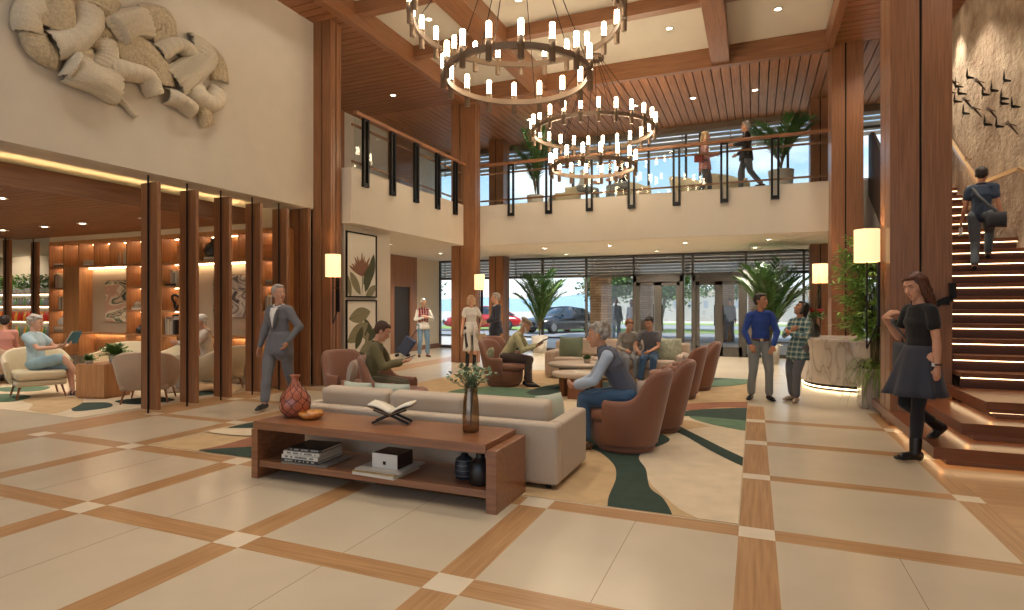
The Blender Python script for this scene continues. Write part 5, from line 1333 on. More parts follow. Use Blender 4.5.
HAIR = {k: mat('hair_' + k, c, .6, noise=(90, .35, (1, 1, .2)), bump=.5) for k, c in dict(grey=(168, 160, 150), white=(214, 208, 198), brown=(74, 48, 34), dark=(42, 32, 28), blond=(206, 180, 138)).items()}
EYEW = mat('eye_white', (196, 186, 176), .3); EYED = mat('eye_iris', (44, 30, 24), .3); LIP = mat('lip', (170, 92, 82), .5)
def yaw_to(x, y, alpha):
    """facing angle seen from the hall: 0 looks back at the entrance rug corner (origin), 90 to its right"""
    c = V((-x, -y)).normalized(); r = V((-c.y, c.x)); a = math.radians(alpha); d = c * math.cos(a) + r * math.sin(a); return math.atan2(-d.x, d.y)

def person(label, pos, alpha, H=1.72, floor=0., skin='light', pel=None, lean=0., side=0., twist=0., head=(0, 0, 0), rw=None, lw=None, re=(0, -1, -.3), le=(0, -1, -.3),
           ra=None, la=None, rk=(0, 1, .2), lk=(0, 1, .2), top=None, sleeve='long', hem=-.06, topw=0., low=None, lowk='trousers', shoes=None, hair=('short', 'brown'), collar=None, vox=.008, rh=None, lh=None, curl=.5, female=False, face=True, topfold=.008, extra=None, toe=(0, 0)):
    """pel: pelvis point; rw/lw wrists; ra/la ankles - in a 1.72 m body's own frame (x right, y forward, z up)"""
    s = H / 1.72; x, y = pos; t = thing('person', label, 'person', (x, y, floor), yaw_to(x, y, alpha))
    P = V(pel or (0, 0, .94)); le_, sd = math.radians(lean), math.radians(side)
    U = norm((math.sin(sd), math.sin(le_), math.cos(le_) * math.cos(sd))); tw = math.radians(twist)
    SR = V((math.cos(tw), math.sin(tw), 0)); SR = (SR - U * SR.dot(U)).normalized(); FW = U.cross(SR)
    U2 = norm(U + V((0, math.sin(le_) * .25, 0)))
    CH = P + U * .31; N = P + U * .33 + U2 * .17; sw = .147 if female else .16
    Rs, Ls = P + U * .33 + U2 * .10 + SR * sw, P + U * .33 + U2 * .10 - SR * sw
    Rh, Lh = P + V((.09, 0, -.03)), P + V((-.09, 0, -.03))
    rw = V(rw or (.245, .04, .80)); lw = V(lw or (-.245, .04, .80)); ra = V(ra or (.1, 0, .08)); la = V(la or (-.1, 0, .08))
    Re, rw = ik(Rs, rw, .28, .25, re); Le, lw = ik(Ls, lw, .28, .25, le); Rk, ra = ik(Rh, ra, .435, .415, rk); Lk, la = ik(Lh, la, .435, .415, lk)
    hy, hp, ht = (math.radians(a) for a in head)
    HR = Matrix.Rotation(-hy, 3, 'Z') @ Matrix.Rotation(-hp, 3, 'X') @ Matrix.Rotation(ht, 3, 'Y')   # yaw right +, pitch down +
    NT = N + norm(U2 + V((0, .25, .6))) * .07; HC = NT + HR @ V((0, .012, .095))
    def S(v): return V(v) * s
    b = Blob(); seg = lambda a, c, r1, r2, **k: b.seg(S(a), S(c), r1 * s, r2 * s, **k)
    # torso
    seg(Rh, Lh, .098, .098); seg(P, P + U * .16, .112, .100, side=SR, kx=1.12, ky=.78); seg(P + U * .16, CH, .100, .118, side=SR, kx=1.12, ky=.78)
    seg(CH, P + U * .36 + U2 * .03, .118, .105, side=SR, kx=1.2, ky=.8); seg(Rs - SR * .03, Ls + SR * .03, .048, .048); seg(P + U * .36 + U2 * .04, N - U2 * .01, .085, .05, side=SR, kx=1.3, ky=.8)
    if female:
        b.ell(S(CH + FW * .045), (.105 * s, .055 * s, .065 * s))
    seg(N - U2 * .02, NT + HR @ V((0, 0, .02)), .055, .05)
    # head
    hs = s * 1.07
    def h(p): return S(HC + HR @ V(p) * 1.07)
    b.ell(h((0, -.014, .022)), (.074 * hs, .092 * hs, .086 * hs), HR); b.ell(h((0, .022, -.03)), (.06 * hs, .066 * hs, .082 * hs), HR)
    b.seg(h((0, .03, -.06)), h((0, .058, -.094)), .045 * hs, .026 * hs); b.seg(h((0, .08, .004)), h((0, .1, -.034)), .009 * hs, .0135 * hs)
    b.seg(h((-.034, .068, .024)), h((.034, .068, .024)), .014 * hs, .014 * hs); b.seg(h((-.014, .078, -.062)), h((.014, .078, -.062)), .012 * hs, .012 * hs)
    b.seg(h((-.04, .05, -.022)), h((.04, .05, -.022)), .02 * hs, .02 * hs)
    for q in (-1, 1): b.ell(h((.075 * q, -.008, -.006)), (.011 * hs, .02 * hs, .031 * hs), HR)
    # arms and hands
    def hand(W, E_, hd, q, crl):
        d = norm(hd[0]) if hd else norm(W - E_); nrm = V(hd[1]) if hd else V((-q * 1., 0, 0)); nrm = (nrm - d * nrm.dot(d)).normalized(); sv = d.cross(nrm) * 1.
        if hd and len(hd) > 2: crl = hd[2]
        seg(W, W + d * .035, .026, .03, side=sv, kx=1.1, ky=.75); seg(W + d * .035, W + d * .078, .034, .036, side=sv, kx=1.15, ky=.45)
        th = 1 if sv.dot(V((0, 1, 0))) > 0 or abs(sv.y) < .05 else -1
        for i, (o_, L_) in enumerate(((.028, .064), (.01, .073), (-.009, .069), (-.026, .053))):
            p = W + d * .082 + sv * o_ * th; dd = d; rr = .0092
            for k in range(3):
                an = crl * (.55 + .35 * k) + .04 * i; dd = (d * math.cos(an) + nrm * math.sin(an)).normalized(); p2 = p + dd * L_ * (.45, .32, .25)[k]; seg(p, p2, rr, rr * .92, n=8); p = p2; rr *= .93
        p = W + d * .03 + sv * .032 * th; d1 = norm(d * .7 + sv * th * .7 + nrm * .35); p2 = p + d1 * .028; seg(p, p2, .012, .0102, n=8); d2 = norm(d * .95 + sv * th * .2 + nrm * .4); seg(p2, p2 + d2 * .028, .0098, .0085, n=8)
    for (Sh, El, W, hd, q) in ((Rs, Re, rw, rh, 1), (Ls, Le, lw, lh, -1)):
        seg(Sh, El, .043, .034); seg(El, El.lerp(W, .3), .034, .036); seg(El.lerp(W, .3), W, .036, .022); hand(W, El, hd, q, curl)
    # legs and feet
    for (Hp, K, A, q) in ((Rh, Rk, ra, 0), (Lh, Lk, la, 1)):
        seg(Hp, K, .084, .052); seg(K, K.lerp(A, .3), .05, .053); seg(K.lerp(A, .3), A, .053, .034)
        an = math.radians(toe[q]); pit = 0
        fd = V((math.sin(an), math.cos(an), 0)); sh = norm(A - K)
        if sh.z > -.55: fd = norm(V((fd.x, fd.y * .75, -.6)))
        seg(A - fd * .035 + V((0, 0, -.035)), A + fd * .12 + V((0, 0, -.048)), .036, .03); seg(A + fd * .1 + V((0, 0, -.05)), A + fd * .16 + V((0, 0, -.055)), .03, .02, side=V((1, 0, 0)), kx=1.3, ky=.8)
    b.build('body', SKIN[skin], t, vox * .9, 3)
    # ------ clothes
    mt, ml = top, low
    if ml is not None:
        c = Blob(); cs = lambda a, d_, r1, r2, **k: c.seg(S(a), S(d_), r1 * s, r2 * s, **k)
        if lowk in ('trousers', 'shorts', 'leggings', 'wide'):
            g = .004 if lowk == 'leggings' else .016
            cs(Rh, Lh, .102, .102); cs(P - U * .02, P + U * .1, .114, .108, side=SR, kx=1.14, ky=.82)
            for (Hp, K, A) in ((Rh, Rk, ra), (Lh, Lk, la)):
                if lowk == 'shorts': cs(Hp, Hp.lerp(K, .86), .105, .092)
                else:
                    w2 = .058 if lowk != 'leggings' else .042
                    if lowk == 'wide': w2 = .085
                    cs(Hp, K, .086 + g, .054 + g); cs(K, A + (K - A).normalized() * .05, .052 + g, w2)
            c.build('trousers' if lowk != 'shorts' else 'shorts', ml, t, vox, 3, .006 if lowk != 'leggings' else .001, 26, seed=int(abs(x * 77)))
        if lowk == 'skirt':
            Pq = []; w0 = P + U * .1
            for i in range(48):
                a = 2 * PI * i / 48; row = []
                for j in range(9):
                    f = j / 8; z = -.46 * f; R_ = .118 + .04 * min(1, f * 2.5) + .085 * f ** 1.8 + .022 * f * f * math.sin(a * 7) + .012 * f * math.sin(a * 11 + 1)
                    row.append(S(w0 + V((R_ * 1.12 * math.cos(a), R_ * .95 * math.sin(a) + .05 * f, z))))
                Pq.append(row)
            q = MB(); q.grid(Pq, closeu=True); q.build('skirt', ml, t, solid=.006)
    if mt is not None:
        c = Blob(); cs = lambda a, d_, r1, r2, **k: c.seg(S(a), S(d_), r1 * s, r2 * s, **k); g = (.009 + topw) if not female else (.006 + topw * .8)
        cs(P + U * hem, P + U * .16, .116 + g + (.018 if hem < -.1 else 0), .102 + g, side=SR, kx=1.14, ky=.84); cs(P + U * .16, CH, .102 + g, .12 + g, side=SR, kx=1.13, ky=.82)
        cs(CH, P + U * .36 + U2 * .03, .121 + g, .107 + g, side=SR, kx=1.19, ky=.83); cs(Rs - SR * .03, Ls + SR * .03, .047 + g, .047 + g); cs(P + U * .36 + U2 * .04, N - U2 * .04, .085 + g, .05 + g, side=SR, kx=1.3, ky=.85)
        if female:
            c.ell(S(CH + FW * .05), tuple(v * s for v in (.118, .065, .075)))
        for Sh in (Rs, Ls): cs(Sh.lerp(N, .1), N - U2 * .055, .049 + g, .049 + g)
        for (Sh, El, W) in ((Rs, Re, rw), (Ls, Le, lw)):
            if sleeve == 'long': cs(Sh, El, .047 + g, .041 + g * .8); cs(El, W - (W - El).normalized() * .02, .041 + g * .8, .031 + g * .5)
            elif sleeve == 'short': cs(Sh, Sh.lerp(El, .5), .047 + g, .05 + g)
        c.build('jacket' if topw > .008 else 'shirt', mt, t, vox, 3, topfold, 24, seed=int(abs(y * 55)))
        if hem < -.05 and abs(lean) < 12 and pel is None or hem < -.12:
            Pq = []
            for i in range(41):
                a = PI / 2 + 2 * PI * i / 40; row = []
                for j in range(7):
                    f = j / 6; R_ = .112 + g + (.034 + .01 * math.sin(a * 5 + 1)) * min(1., f * 1.4) + .012 * f
                    gap = .0 if topw <= .008 else .012 * f * (1 if i in (0, 40) else 0)
                    row.append(S(P + U * (.13 + (hem - .19) * f) + SR * (R_ * 1.14 * math.cos(a)) + FW * (R_ * .88 * math.sin(a) + .004 * f)))
                Pq.append(row)
            q = MB(); q.grid(Pq); q.build('jacket_hem' if topw > .008 else 'shirt_hem', mt, t, solid=.008)
    if extra: extra(dict(t=t, S=S, P=P, U=U, SR=SR, FW=FW, CH=CH, N=N, NT=NT, HC=HC, HR=HR, Rs=Rs, Ls=Ls, Re=Re, Le=Le, rw=rw, lw=lw, h=h, s=s, ra=ra, la=la, Rk=Rk, Lk=Lk, vox=vox, Rh=Rh, Lh=Lh))
    if collar is not None:
        q = Blob(); 
        for i in range(12):
            a0, a1 = 2 * PI * i / 12, 2 * PI * (i + 1) / 12
            pt = lambda a: S(N + U2 * .0 + SR * (.072 * math.cos(a)) + FW * (.066 * math.sin(a) + .005) + U2 * (.004 - .035 * max(0, math.sin(a))))
            q.seg(pt(a0), pt(a1), .015 * s, .015 * s, n=8)
        q.build('collar', collar, t, vox * .8, 2)
    # ------ shoes
    if shoes is not None:
        for (K, A, q) in ((Rk, ra, 0), (Lk, la, 1)):
            an = math.radians(toe[q]); fd = V((math.sin(an), math.cos(an), 0)); sh = norm(A - K)
            if sh.z > -.55: fd = norm(V((fd.x, fd.y * .75, -.6)))
            c = Blob(); kind, m_ = shoes
            c.seg(S(A - fd * .035 + V((0, 0, -.036))), S(A + fd * .12 + V((0, 0, -.046))), .043 * s, .038 * s); c.seg(S(A + fd * .1 + V((0, 0, -.05))), S(A + fd * .175 + V((0, 0, -.055))), .037 * s, .024 * s, side=V((1, 0, 0)), kx=1.25, ky=.8)
            if kind == 'boot': c.seg(S(A + (K - A).normalized() * .12), S(A + V((0, 0, -.03))), .052 * s, .046 * s); c.seg(S(A - fd * .045 + V((0, 0, -.03))), S(A - fd * .045 + V((0, 0, -.064))), .026 * s, .026 * s)
            c.build('boot' if kind == 'boot' else 'shoe', m_, t, vox * .8, 2)
    # ------ hair
    kind, hc = hair
    hm = HAIR[hc] if hc in HAIR else hc
    c = Blob(); e = lambda p, r, **k: c.ell(h(p), tuple(v * hs for v in r), HR, **k)
    if kind in ('short', 'long', 'bob', 'curly', 'bun'):
        e((0, -.03, .038), (.083, .092, .084)); e((0, -.052, .0), (.076, .062, .07)); e((0, .015, .085), (.058, .058, .026))
        for q in (-1, 1): e((.068 * q, -.01, .02), (.014, .034, .034))
    if kind == 'curly':
        rr = random.Random(3)
        for i in range(26):
            a, z = rr.uniform(0, 6.28), rr.uniform(-.02, .11); R_ = .085 * math.sqrt(max(.1, 1 - ((z - .03) / .1) ** 2))
            if math.sin(a) > .45 and z < .07: continue
            e((R_ * math.cos(a), -.03 + R_ * math.sin(a), z), (.026, .026, .024))
    if kind == 'bob':
        for q in (-1, 1): c.seg(h((.066 * q, -.01, .04)), h((.074 * q, .0, -.085)), .03 * hs, .028 * hs)
        c.seg(h((0, -.075, .03)), h((0, -.085, -.1)), .06 * hs, .055 * hs, side=HR @ V((1, 0, 0)), kx=1.25, ky=.75)
    if kind == 'long':
        for q in (-1, 1):
            c.seg(h((.06 * q, .0, .06)), h((.072 * q, -.015, -.08)), .03 * hs, .034 * hs); c.seg(h((.072 * q, -.02, -.08)), h((.07 * q, -.045, -.25)), .034 * hs, .026 * hs)
        c.seg(h((0, -.075, .03)), h((0, -.09, -.12)), .062 * hs, .058 * hs, side=HR @ V((1, 0, 0)), kx=1.3, ky=.75); c.seg(h((0, -.09, -.12)), h((0, -.105, -.27)), .058 * hs, .035 * hs, side=HR @ V((1, 0, 0)), kx=1.5, ky=.6)
    if kind in ('flatcap', 'cap'):
        e((0, -.045, .0), (.079, .06, .06))
    if kind != 'none': c.build('hair', hm, t, vox * .75, 2, .0025, 120, 3)
    if kind == 'flatcap':
        c = Blob(); c.ell(h((0, -.01, .075)), (.09 * hs, .115 * hs, .045 * hs), HR @ Matrix.Rotation(-.2, 3, 'X')); c.ell(h((0, .09, .052)), (.06 * hs, .05 * hs, .009 * hs), HR @ Matrix.Rotation(-.3, 3, 'X'))
        c.build('flat_cap', extra_cap, t, vox * .8, 2)
    if kind == 'cap':
        c = Blob(); c.ell(h((0, -.015, .05)), (.088 * hs, .105 * hs, .078 * hs), HR); c.ell(h((0, .08, .035)), (.06 * hs, .04 * hs, .01 * hs), HR); c.build('cap', extra_cap, t, vox * .8, 2)
    if face:
        for q in (-1, 1):
            MB().lathe([(0, -.006 * s), (.006 * s, -.004 * s), (.009 * s, 0), (.006 * s, .004 * s), (0, .006 * s)], h((.03 * q, .0755, .002)), 10).build('eye', EYEW, t)
            MB().lathe([(0, -.005 * s), (.0055 * s, 0), (0, .005 * s)], h((.03 * q, .081, .001)), 8).build('iris', EYED, t)
        m_ = MB(); m_.tube([h((-.021, .084, -.061)), h((0, .0905, -.06)), h((.021, .084, -.061))], .005 * s, 6); m_.build('lips', LIP, t)
        for q in (-1, 1): MB().tube([h((.014 * q, .084, .027)), h((.032 * q, .083, .033)), h((.048 * q, .07, .028))], .0035 * s, 5).build('eyebrow', hm if kind != 'flatcap' else HAIR['white'], t)
    return t

def world(t, p):
    c, s_ = math.cos(t.rotation_euler.z), math.sin(t.rotation_euler.z); return V((t.location.x + p[0] * c - p[1] * s_, t.location.y + p[0] * s_ + p[1] * c, t.location.z + p[2]))
def vest(m, name='vest', hem=-.06, g=.03, low=0):
    def f(k):
        c = Blob(); S, P, U, U2, SR, CH, s = k['S'], k['P'], k['U'], k['U'], k['SR'], k['CH'], k['s']
        c.seg(S(P + U * hem), S(P + U * .16), (.122 + g) * s, (.112 + g) * s, side=SR, kx=1.14, ky=.86); c.seg(S(P + U * .16), S(CH), (.112 + g) * s, (.13 + g) * s, side=SR, kx=1.16, ky=.84)
        c.seg(S(CH), S(P + U * .38), (.132 + g) * s, (.118 + g) * s, side=SR, kx=1.22, ky=.86); c.seg(S(k['Rs'] - SR * .05), S(k['Ls'] + SR * .05), (.062 + g) * s, (.062 + g) * s); c.seg(S(P + U * .4), S(k['N'] - U * .03), (.085 + g) * s, (.064 + g) * s, side=SR, kx=1.2, ky=.86)
        c.build(name, m, k['t'], k['vox'], 3, .005, 22, 8)
    return f
def cloth(n_, c, bump=.2): return mat(n_, c, .85, noise=(160, .08), bump=bump, sheen=.15)
BLK = mat('shoe_black', (24, 22, 22), .35); BRN = mat('shoe_brown', (92, 62, 42), .5); BEI = mat('shoe_beige', (176, 156, 132), .6)
JEAN = cloth('denim_blue', (62, 92, 122)); JEANG = cloth('denim_grey', (132, 136, 134)); GREYT = cloth('trousers_grey', (104, 104, 108)); SUITG = cloth('suit_grey', (112, 112, 116))
extra_cap = cloth('cap_tweed', (136, 124, 106))
LFD = lambda *a: V(a)
# ---- 1 woman in grey suit
def suit_extra(k):
    S, s, CH, FW, SR, U, N, P = (k[a] for a in ('S', 's', 'CH', 'FW', 'SR', 'U', 'N', 'P'))
    WHS = cloth('blouse_white', (232, 228, 222))
    q = MB(); n_ = 12; rows = []
    for i in range(n_ + 1):
        f = i / n_; c = P + U * (.17 + .29 * f); w_ = .004 + .055 * f; dep = .147 + .012 * math.sin(f * PI) - .05 * max(0, f - .72) * 2.2
        rows.append([S(c + SR * (w_ * j) + FW * (dep - .012 * j * j)) for j in (-1, -.5, 0, .5, 1)])
    q.grid(rows); q.build('blouse', WHS, k['t'], solid=.006)
    for q_ in (-1, 1):
        lp_ = MB(); rows = []
        for i in range(9):
            f = i / 8; c = P + U * (.17 + .27 * f); w0 = .004 + .055 * f; w1 = w0 + .045 * math.sin(PI * min(1, f * .9 + .1)); dep = .156 + .01 * math.sin(f * PI) - .04 * max(0, f - .72) * 2.2
            rows.append([S(c + SR * q_ * w0 + FW * dep), S(c + SR * q_ * w1 + FW * (dep - .012))])
        lp_.grid(rows); lp_.build('lapel', cloth('lapel_grey', (96, 96, 100)), k['t'], solid=.008)
p = person('woman in grey trouser suit walking, one hand in her pocket, looking aside', (-6.42, 6.55), -30, 1.80, skin='light', head=(-58, -2, 0), twist=-6, pel=(0, 0, .935),
       rw=(.27, .06, .80), lw=(-.2, .12, .93), le=(-.9, -.5, 0), lh=((.35, .3, -.8), (1, 0, .2), .6), ra=(.05, .30, .08), la=(-.07, -.34, .14), top=SUITG, topw=.012, hem=-.13, low=SUITG, shoes=('shoe', BLK), hair=('short', 'grey'), collar=cloth('blouse_white', (232, 228, 222)), vox=.0085, female=True, extra=suit_extra, lk=(0, 1, .3))
# ---- 2 person in olive seated with phone
OLV = cloth('shirt_olive', (106, 98, 62))
p = person('person in olive shirt seated looking down at a phone', (-4.54, 6.22), 80, 1.66, skin='light', pel=(0, -.02, .57), lean=9, head=(0, 28, 0), rw=(.10, .40, .80), lw=(-.08, .40, .80), re=(.5, -.6, -.6), le=(-.5, -.6, -.6),
       rh=((-.3, .9, .15), (-.2, 0, 1), .5), lh=((.3, .9, .15), (.2, 0, 1), .5), ra=(.13, .46, .08), la=(-.13, .42, .08), top=OLV, topw=.006, low=cloth('trousers_olive', (92, 84, 58)), shoes=('shoe', BRN), hair=('short', 'brown'), collar=OLV, vox=.0085)
w_ = world(p, V((.0, .50, .86)) * (1.66 / 1.72))
t = thing('phone', 'black phone held by the seated person in olive', 'phone', w_, p.rotation_euler.z); MB().obox((0, 0, 0), .07, .14, .009, 0, 0, .35).build('case', BLACKM, t, .003)
# ---- 3 man in plaid vest
WHT = cloth('cloth_white', (228, 224, 216))
p = person('man in red plaid vest and jeans standing with folded hands by the suitcase', (-8.85, 14.55), 12, 1.68, skin='fair', head=(-8, 4, 0), rw=(.02, .2, 1.17), lw=(-.04, .22, 1.2), re=(.9, -.3, -.5), le=(-.9, -.3, -.5), top=WHT, low=cloth('denim_light', (112, 142, 168)), shoes=('shoe', BRN), hair=('short', 'white'),
       vox=.012, face=True, extra=vest(plaid('plaid_red', (150, 44, 48), [((230, 224, 216), 0, 0, .3, .7), ((60, 34, 44), 2, 0, .35, .7)], 14), g=.024), ra=(.12, 0, .08), la=(-.12, .05, .08), toe=(12, -14))
# ---- 4 woman in white
def white_extra(k):
    S, P, U, s = k['S'], k['P'], k['U'], k['s']; q = MB(); Pq = []
    for i in range(41):
        a = 1.75 + (2 * PI - .35) * i / 40 ; row = []
        for j in range(8):
            f = j / 7; R_ = .14 + .05 * f + .01 * math.sin(a * 8) * f; row.append(S(P + V((R_ * math.cos(a) * 1.05, R_ * math.sin(a), .05 - .62 * f))))
        Pq.append(row)
    q.grid(Pq); q.build('long_tunic', WHT, k['t'], solid=.008)
p = person('woman in white tunic and black leggings holding a beige handbag', (-6.45, 12.85), 6, 1.74, skin='fair', head=(8, 2, 0), rw=(.24, .04, .82), lw=(-.2, .14, .95), le=(-.6, -.6, -.2), top=WHT, sleeve='short', hem=-.1, low=cloth('leggings_black', (26, 26, 30)), lowk='leggings', shoes=('boot', BLK), hair=('bob', 'blond'), vox=.011, female=True, extra=white_extra, ra=(.1, .05, .08), la=(-.08, -.03, .08), toe=(8, -8))
w_ = world(p, V((-.24, .17, .80)))
t = thing('handbag', 'small beige handbag held by the woman in white', 'bag', w_, p.rotation_euler.z); rbox('pouch', mat('bag_beige', (206, 182, 148), .6), -.11, .11, -.05, .05, -.15, 0, t, .03)
MB().tube([(-.07, 0, -.01), (-.05, 0, .08), (.05, 0, .08), (.07, 0, -.01)], .007, 6).build('strap', BRN, t)
# ---- 5 man in dark suit
NAVY = cloth('suit_navy', (52, 56, 70))
p = person('grey-haired man in dark navy suit standing before the window', (-5.95, 13.25), -72, 1.80, skin='fair', head=(0, 3, 0), rw=(.16, .24, 1.02), lw=(-.12, .26, 1.04), re=(.4, -.8, -.3), le=(-.4, -.8, -.3), top=NAVY, topw=.012, hem=-.12, low=NAVY, shoes=('shoe', BLK), hair=('short', 'grey'), collar=WHT, vox=.011, ra=(.1, .04, .08), la=(-.1, -.04, .08))
# ---- 6 man in flat cap with book
YEL = cloth('sweater_pale_yellow', (196, 190, 146))
def beard(k):
    c = Blob(); h, hs = k['h'], k['s'] * 1.07; c.ell(h((0, .05, -.085)), (.046 * hs, .042 * hs, .04 * hs), k['HR'])
    for q in (-1, 1): c.seg(h((.052 * q, .02, -.03)), h((.03 * q, .055, -.085)), .016 * hs, .022 * hs)
    c.build('beard', HAIR['white'], k['t'], .006, 2, .002, 110)
p = person('man in flat cap and pale yellow sweater reading on a rust tub chair', (-4.28, 9.98), 78, 1.72, skin='light', pel=(0, .0, .57), lean=32, head=(0, 24, 0), rw=(.1, .56, .74), lw=(-.06, .58, .76), re=(.5, -.4, -.8), le=(-.5, -.4, -.8), rh=((-.1, .9, .3), (-.2, -.3, 1), .6), lh=((.1, .9, .3), (.2, -.3, 1), .6),
       ra=(.14, .46, .08), la=(-.12, .36, .08), top=YEL, topw=.006, low=cloth('trousers_brown', (86, 70, 62)), shoes=('shoe', BLK), hair=('flatcap', 'white'), collar=YEL, vox=.009, extra=beard)
w_ = world(p, V((0, .68, .84)))
t = thing('book', 'dark open book held by the man in the flat cap', 'book', w_, p.rotation_euler.z)
for s_ in (-1, 1): MB().obox((s_ * .075, .02, .0), .15, .2, .012, 0, 0, .5, 0).build('cover', DK, t); MB().obox((s_ * .072, .012, .01), .14, .18, .014, 0, 0, .5, 0).build('pages', PAGE, t)
# ---- 7 man in vest on nearest tub chair
LBL = cloth('shirt_light_blue', (176, 190, 206)); VST = cloth('vest_slate', (86, 90, 104))
p = person('grey-haired man in slate vest leaning forward on the nearest tub chair', (-1.24, 6.12), -86, 1.78, skin='light', pel=(0, .0, .56), lean=27, head=(0, 10, 0), rw=(.05, .52, .62), lw=(-.05, .52, .63), re=(.7, -.3, -.5), le=(-.7, -.3, -.5), rh=((-.75, .65, 0), (0, -.5, .5), .9), lh=((.75, .65, 0), (0, -.5, .5), .9),
       ra=(.16, .48, .08), la=(-.15, .42, .08), top=LBL, topw=.002, low=JEAN, shoes=('shoe', BRN), hair=('curly', 'grey'), collar=LBL, vox=.0085, extra=vest(VST, g=.024))
# ---- 8, 9 couple on far sofa
GRT = cloth('top_pale_grey', (158, 150, 138)); GRM = cloth('tee_grey', (108, 108, 110))
p = person('person with short reddish hair in pale grey top on the far sofa', (-2.36, 11.62), 12, 1.6, skin='fair', pel=(0, 0, .56), lean=14, head=(-14, 24, 0), rw=(.1, .36, .66), lw=(-.16, .34, .64), re=(.6, -.4, -.6), le=(-.6, -.4, -.6), ra=(.12, .46, .08), la=(-.1, .44, .08), top=GRT, low=cloth('trousers_pale', (150, 150, 150)), shoes=('shoe', BEI), hair=('short', mat('hair_auburn', (140, 92, 62), .6)), vox=.011, female=True)
p = person('dark-haired man in grey t-shirt and jeans on the far sofa', (-1.9, 11.6), -4, 1.66, skin='light', pel=(0, 0, .56), lean=12, head=(14, 22, 0), rw=(.2, .36, .62), lw=(-.02, .38, .64), re=(.7, -.4, -.6), le=(-.7, -.4, -.6), ra=(.16, .48, .08), la=(-.08, .46, .08), top=GRM, sleeve='short', low=JEAN, shoes=('shoe', BEI), hair=('short', 'dark'), vox=.011)
# ---- 10 man in blue shirt
BLU2 = cloth('shirt_royal_blue', (34, 66, 140))
def belt(k):
    S, P, U, SR, s = k['S'], k['P'], k['U'], k['SR'], k['s']; q = MB(); q.tube([S(P + U * .035 + V((.137 * math.cos(a), .112 * math.sin(a), 0))) for a in np.linspace(0, 2 * PI, 33)[:-1]], .019 * s, 6, closed=True); q.build('belt', mat('belt_leather', (84, 48, 30), .4), k['t'])
    MB().obox(S(P + U * .035 + V((0, .133, 0))), .045, .012, .04).build('buckle', BRASS, k['t'])
p = person('man in royal blue shirt and grey jeans standing with thumbs at his belt', (.08, 10.05), 8, 1.68, skin='tan', head=(-48, 0, 0), rw=(.175, .16, .90), lw=(-.175, .16, .89), re=(1, -.5, 0), le=(-1, -.5, 0), rh=((-.4, .25, -.85), (0, -1, 0), .5), lh=((.4, .25, -.85), (0, -1, 0), .5), top=BLU2, hem=.06, topw=.004, low=JEANG, shoes=('shoe', BLK), hair=('short', 'dark'), collar=BLU2, vox=.0085, ra=(.15, .0, .08), la=(-.13, .04, .08), toe=(20, -14), extra=belt)
# ---- 11 woman in plaid shirt
PLD = plaid('plaid_teal', (96, 134, 132), [((206, 204, 180), 0, 0, .22, .7), ((48, 78, 92), 0, .5, .3, .55), ((206, 204, 180), 2, 0, .22, .6), ((48, 78, 92), 2, .5, .3, .55)], 13)
p = person('laughing woman in teal plaid shirt with a hand on her chest', (.62, 10.08), -38, 1.56, skin='tan', lean=-5, head=(30, -22, 4), rw=(.0, .17, 1.22), lw=(-.02, .2, 1.16), re=(.8, -.2, -.6), le=(-.8, -.2, -.6), rh=((-.8, .1, .4), (0, -1, 0), .3), lh=((.8, .1, .5), (0, -1, 0), .5), top=PLD, hem=-.16, topw=.004, low=GREYT, lowk='trousers', shoes=('shoe', BEI), hair=('bob', 'dark'), collar=PLD, vox=.0085, female=True, ra=(.14, -.04, .08), la=(-.06, .12, .08), toe=(14, -24))
# ---- 12 woman in black coming down
BKT = cloth('top_black', (18, 18, 20)); SKT = cloth('skirt_charcoal', (50, 52, 64))
def watch(k):
    c = Blob(); S_ = k['S']; s_ = k['s']
    for Hp, K, A in ((k['Rh'], k['Rk'], k['ra']), (k['Lh'], k['Lk'], k['la'])): c.seg(S_(Hp), S_(K), .088 * s_, .057 * s_); c.seg(S_(K), S_(K.lerp(A, .3)), .055 * s_, .058 * s_); c.seg(S_(K.lerp(A, .3)), S_(A), .058 * s_, .04 * s_)
    c.build('tights', cloth('tights_black', (22, 22, 28)), k['t'], .008, 3)
    S, lw, Le, s = k['S'], k['lw'], k['Le'], k['s']; d = (lw - Le).normalized(); c = lw - d * .03; x = d.cross(V((0, 1, 0))).normalized(); y = d.cross(x)
    MB().tube([S(c + x * .033 * math.cos(a) + y * .033 * math.sin(a)) for a in np.linspace(0, 2 * PI, 17)[:-1]], .008 * s, 6, closed=True).build('watch_band', BLK, k['t'])
    q = MB(); q.obox(S(c + y * .036 if y.y > 0 else c - y * .036), .03, .012, .03); q.build('watch', WHT, k['t'])
    q = MB(); q.tube([k['h']((.07 * q_, .02, -.03)) + V((0, 0, 0)) for q_ in (1,)] + [k['h']((.071, .02, -.045))], .004, 5); q.build('earring', BRASS, k['t'])
p = person('woman in black top and charcoal flared skirt stepping off the stair', (1.48, 6.78), -52, 1.79, skin='light', pel=(0, 0, .965), head=(-14, 20, 3), rw=(.20, .20, 1.32), lw=(-.22, .0, .86), re=(.25, .1, -1), le=(-.2, -1, 0), rh=((-.7, -.25, .5), (0, -.7, -.5), .7),
       lh=((.05, .1, -1), (1, 0, 0), .35), ra=(.10, -.28, .285), la=(-.10, .12, .085), top=BKT, sleeve='short', hem=.02, topw=.0, low=SKT, lowk='skirt', shoes=('boot', BLK), hair=('long', mat('hair_chestnut', (92, 54, 38), .5, noise=(90, .3, (1, 1, .2)), bump=.4)), vox=.008, female=True, extra=watch, rk=(0, 1, .1), topfold=.004)
TGT = cloth('tights_black', (22, 22, 28))
w_ = world(p, V((.24, .0, 1.0)))
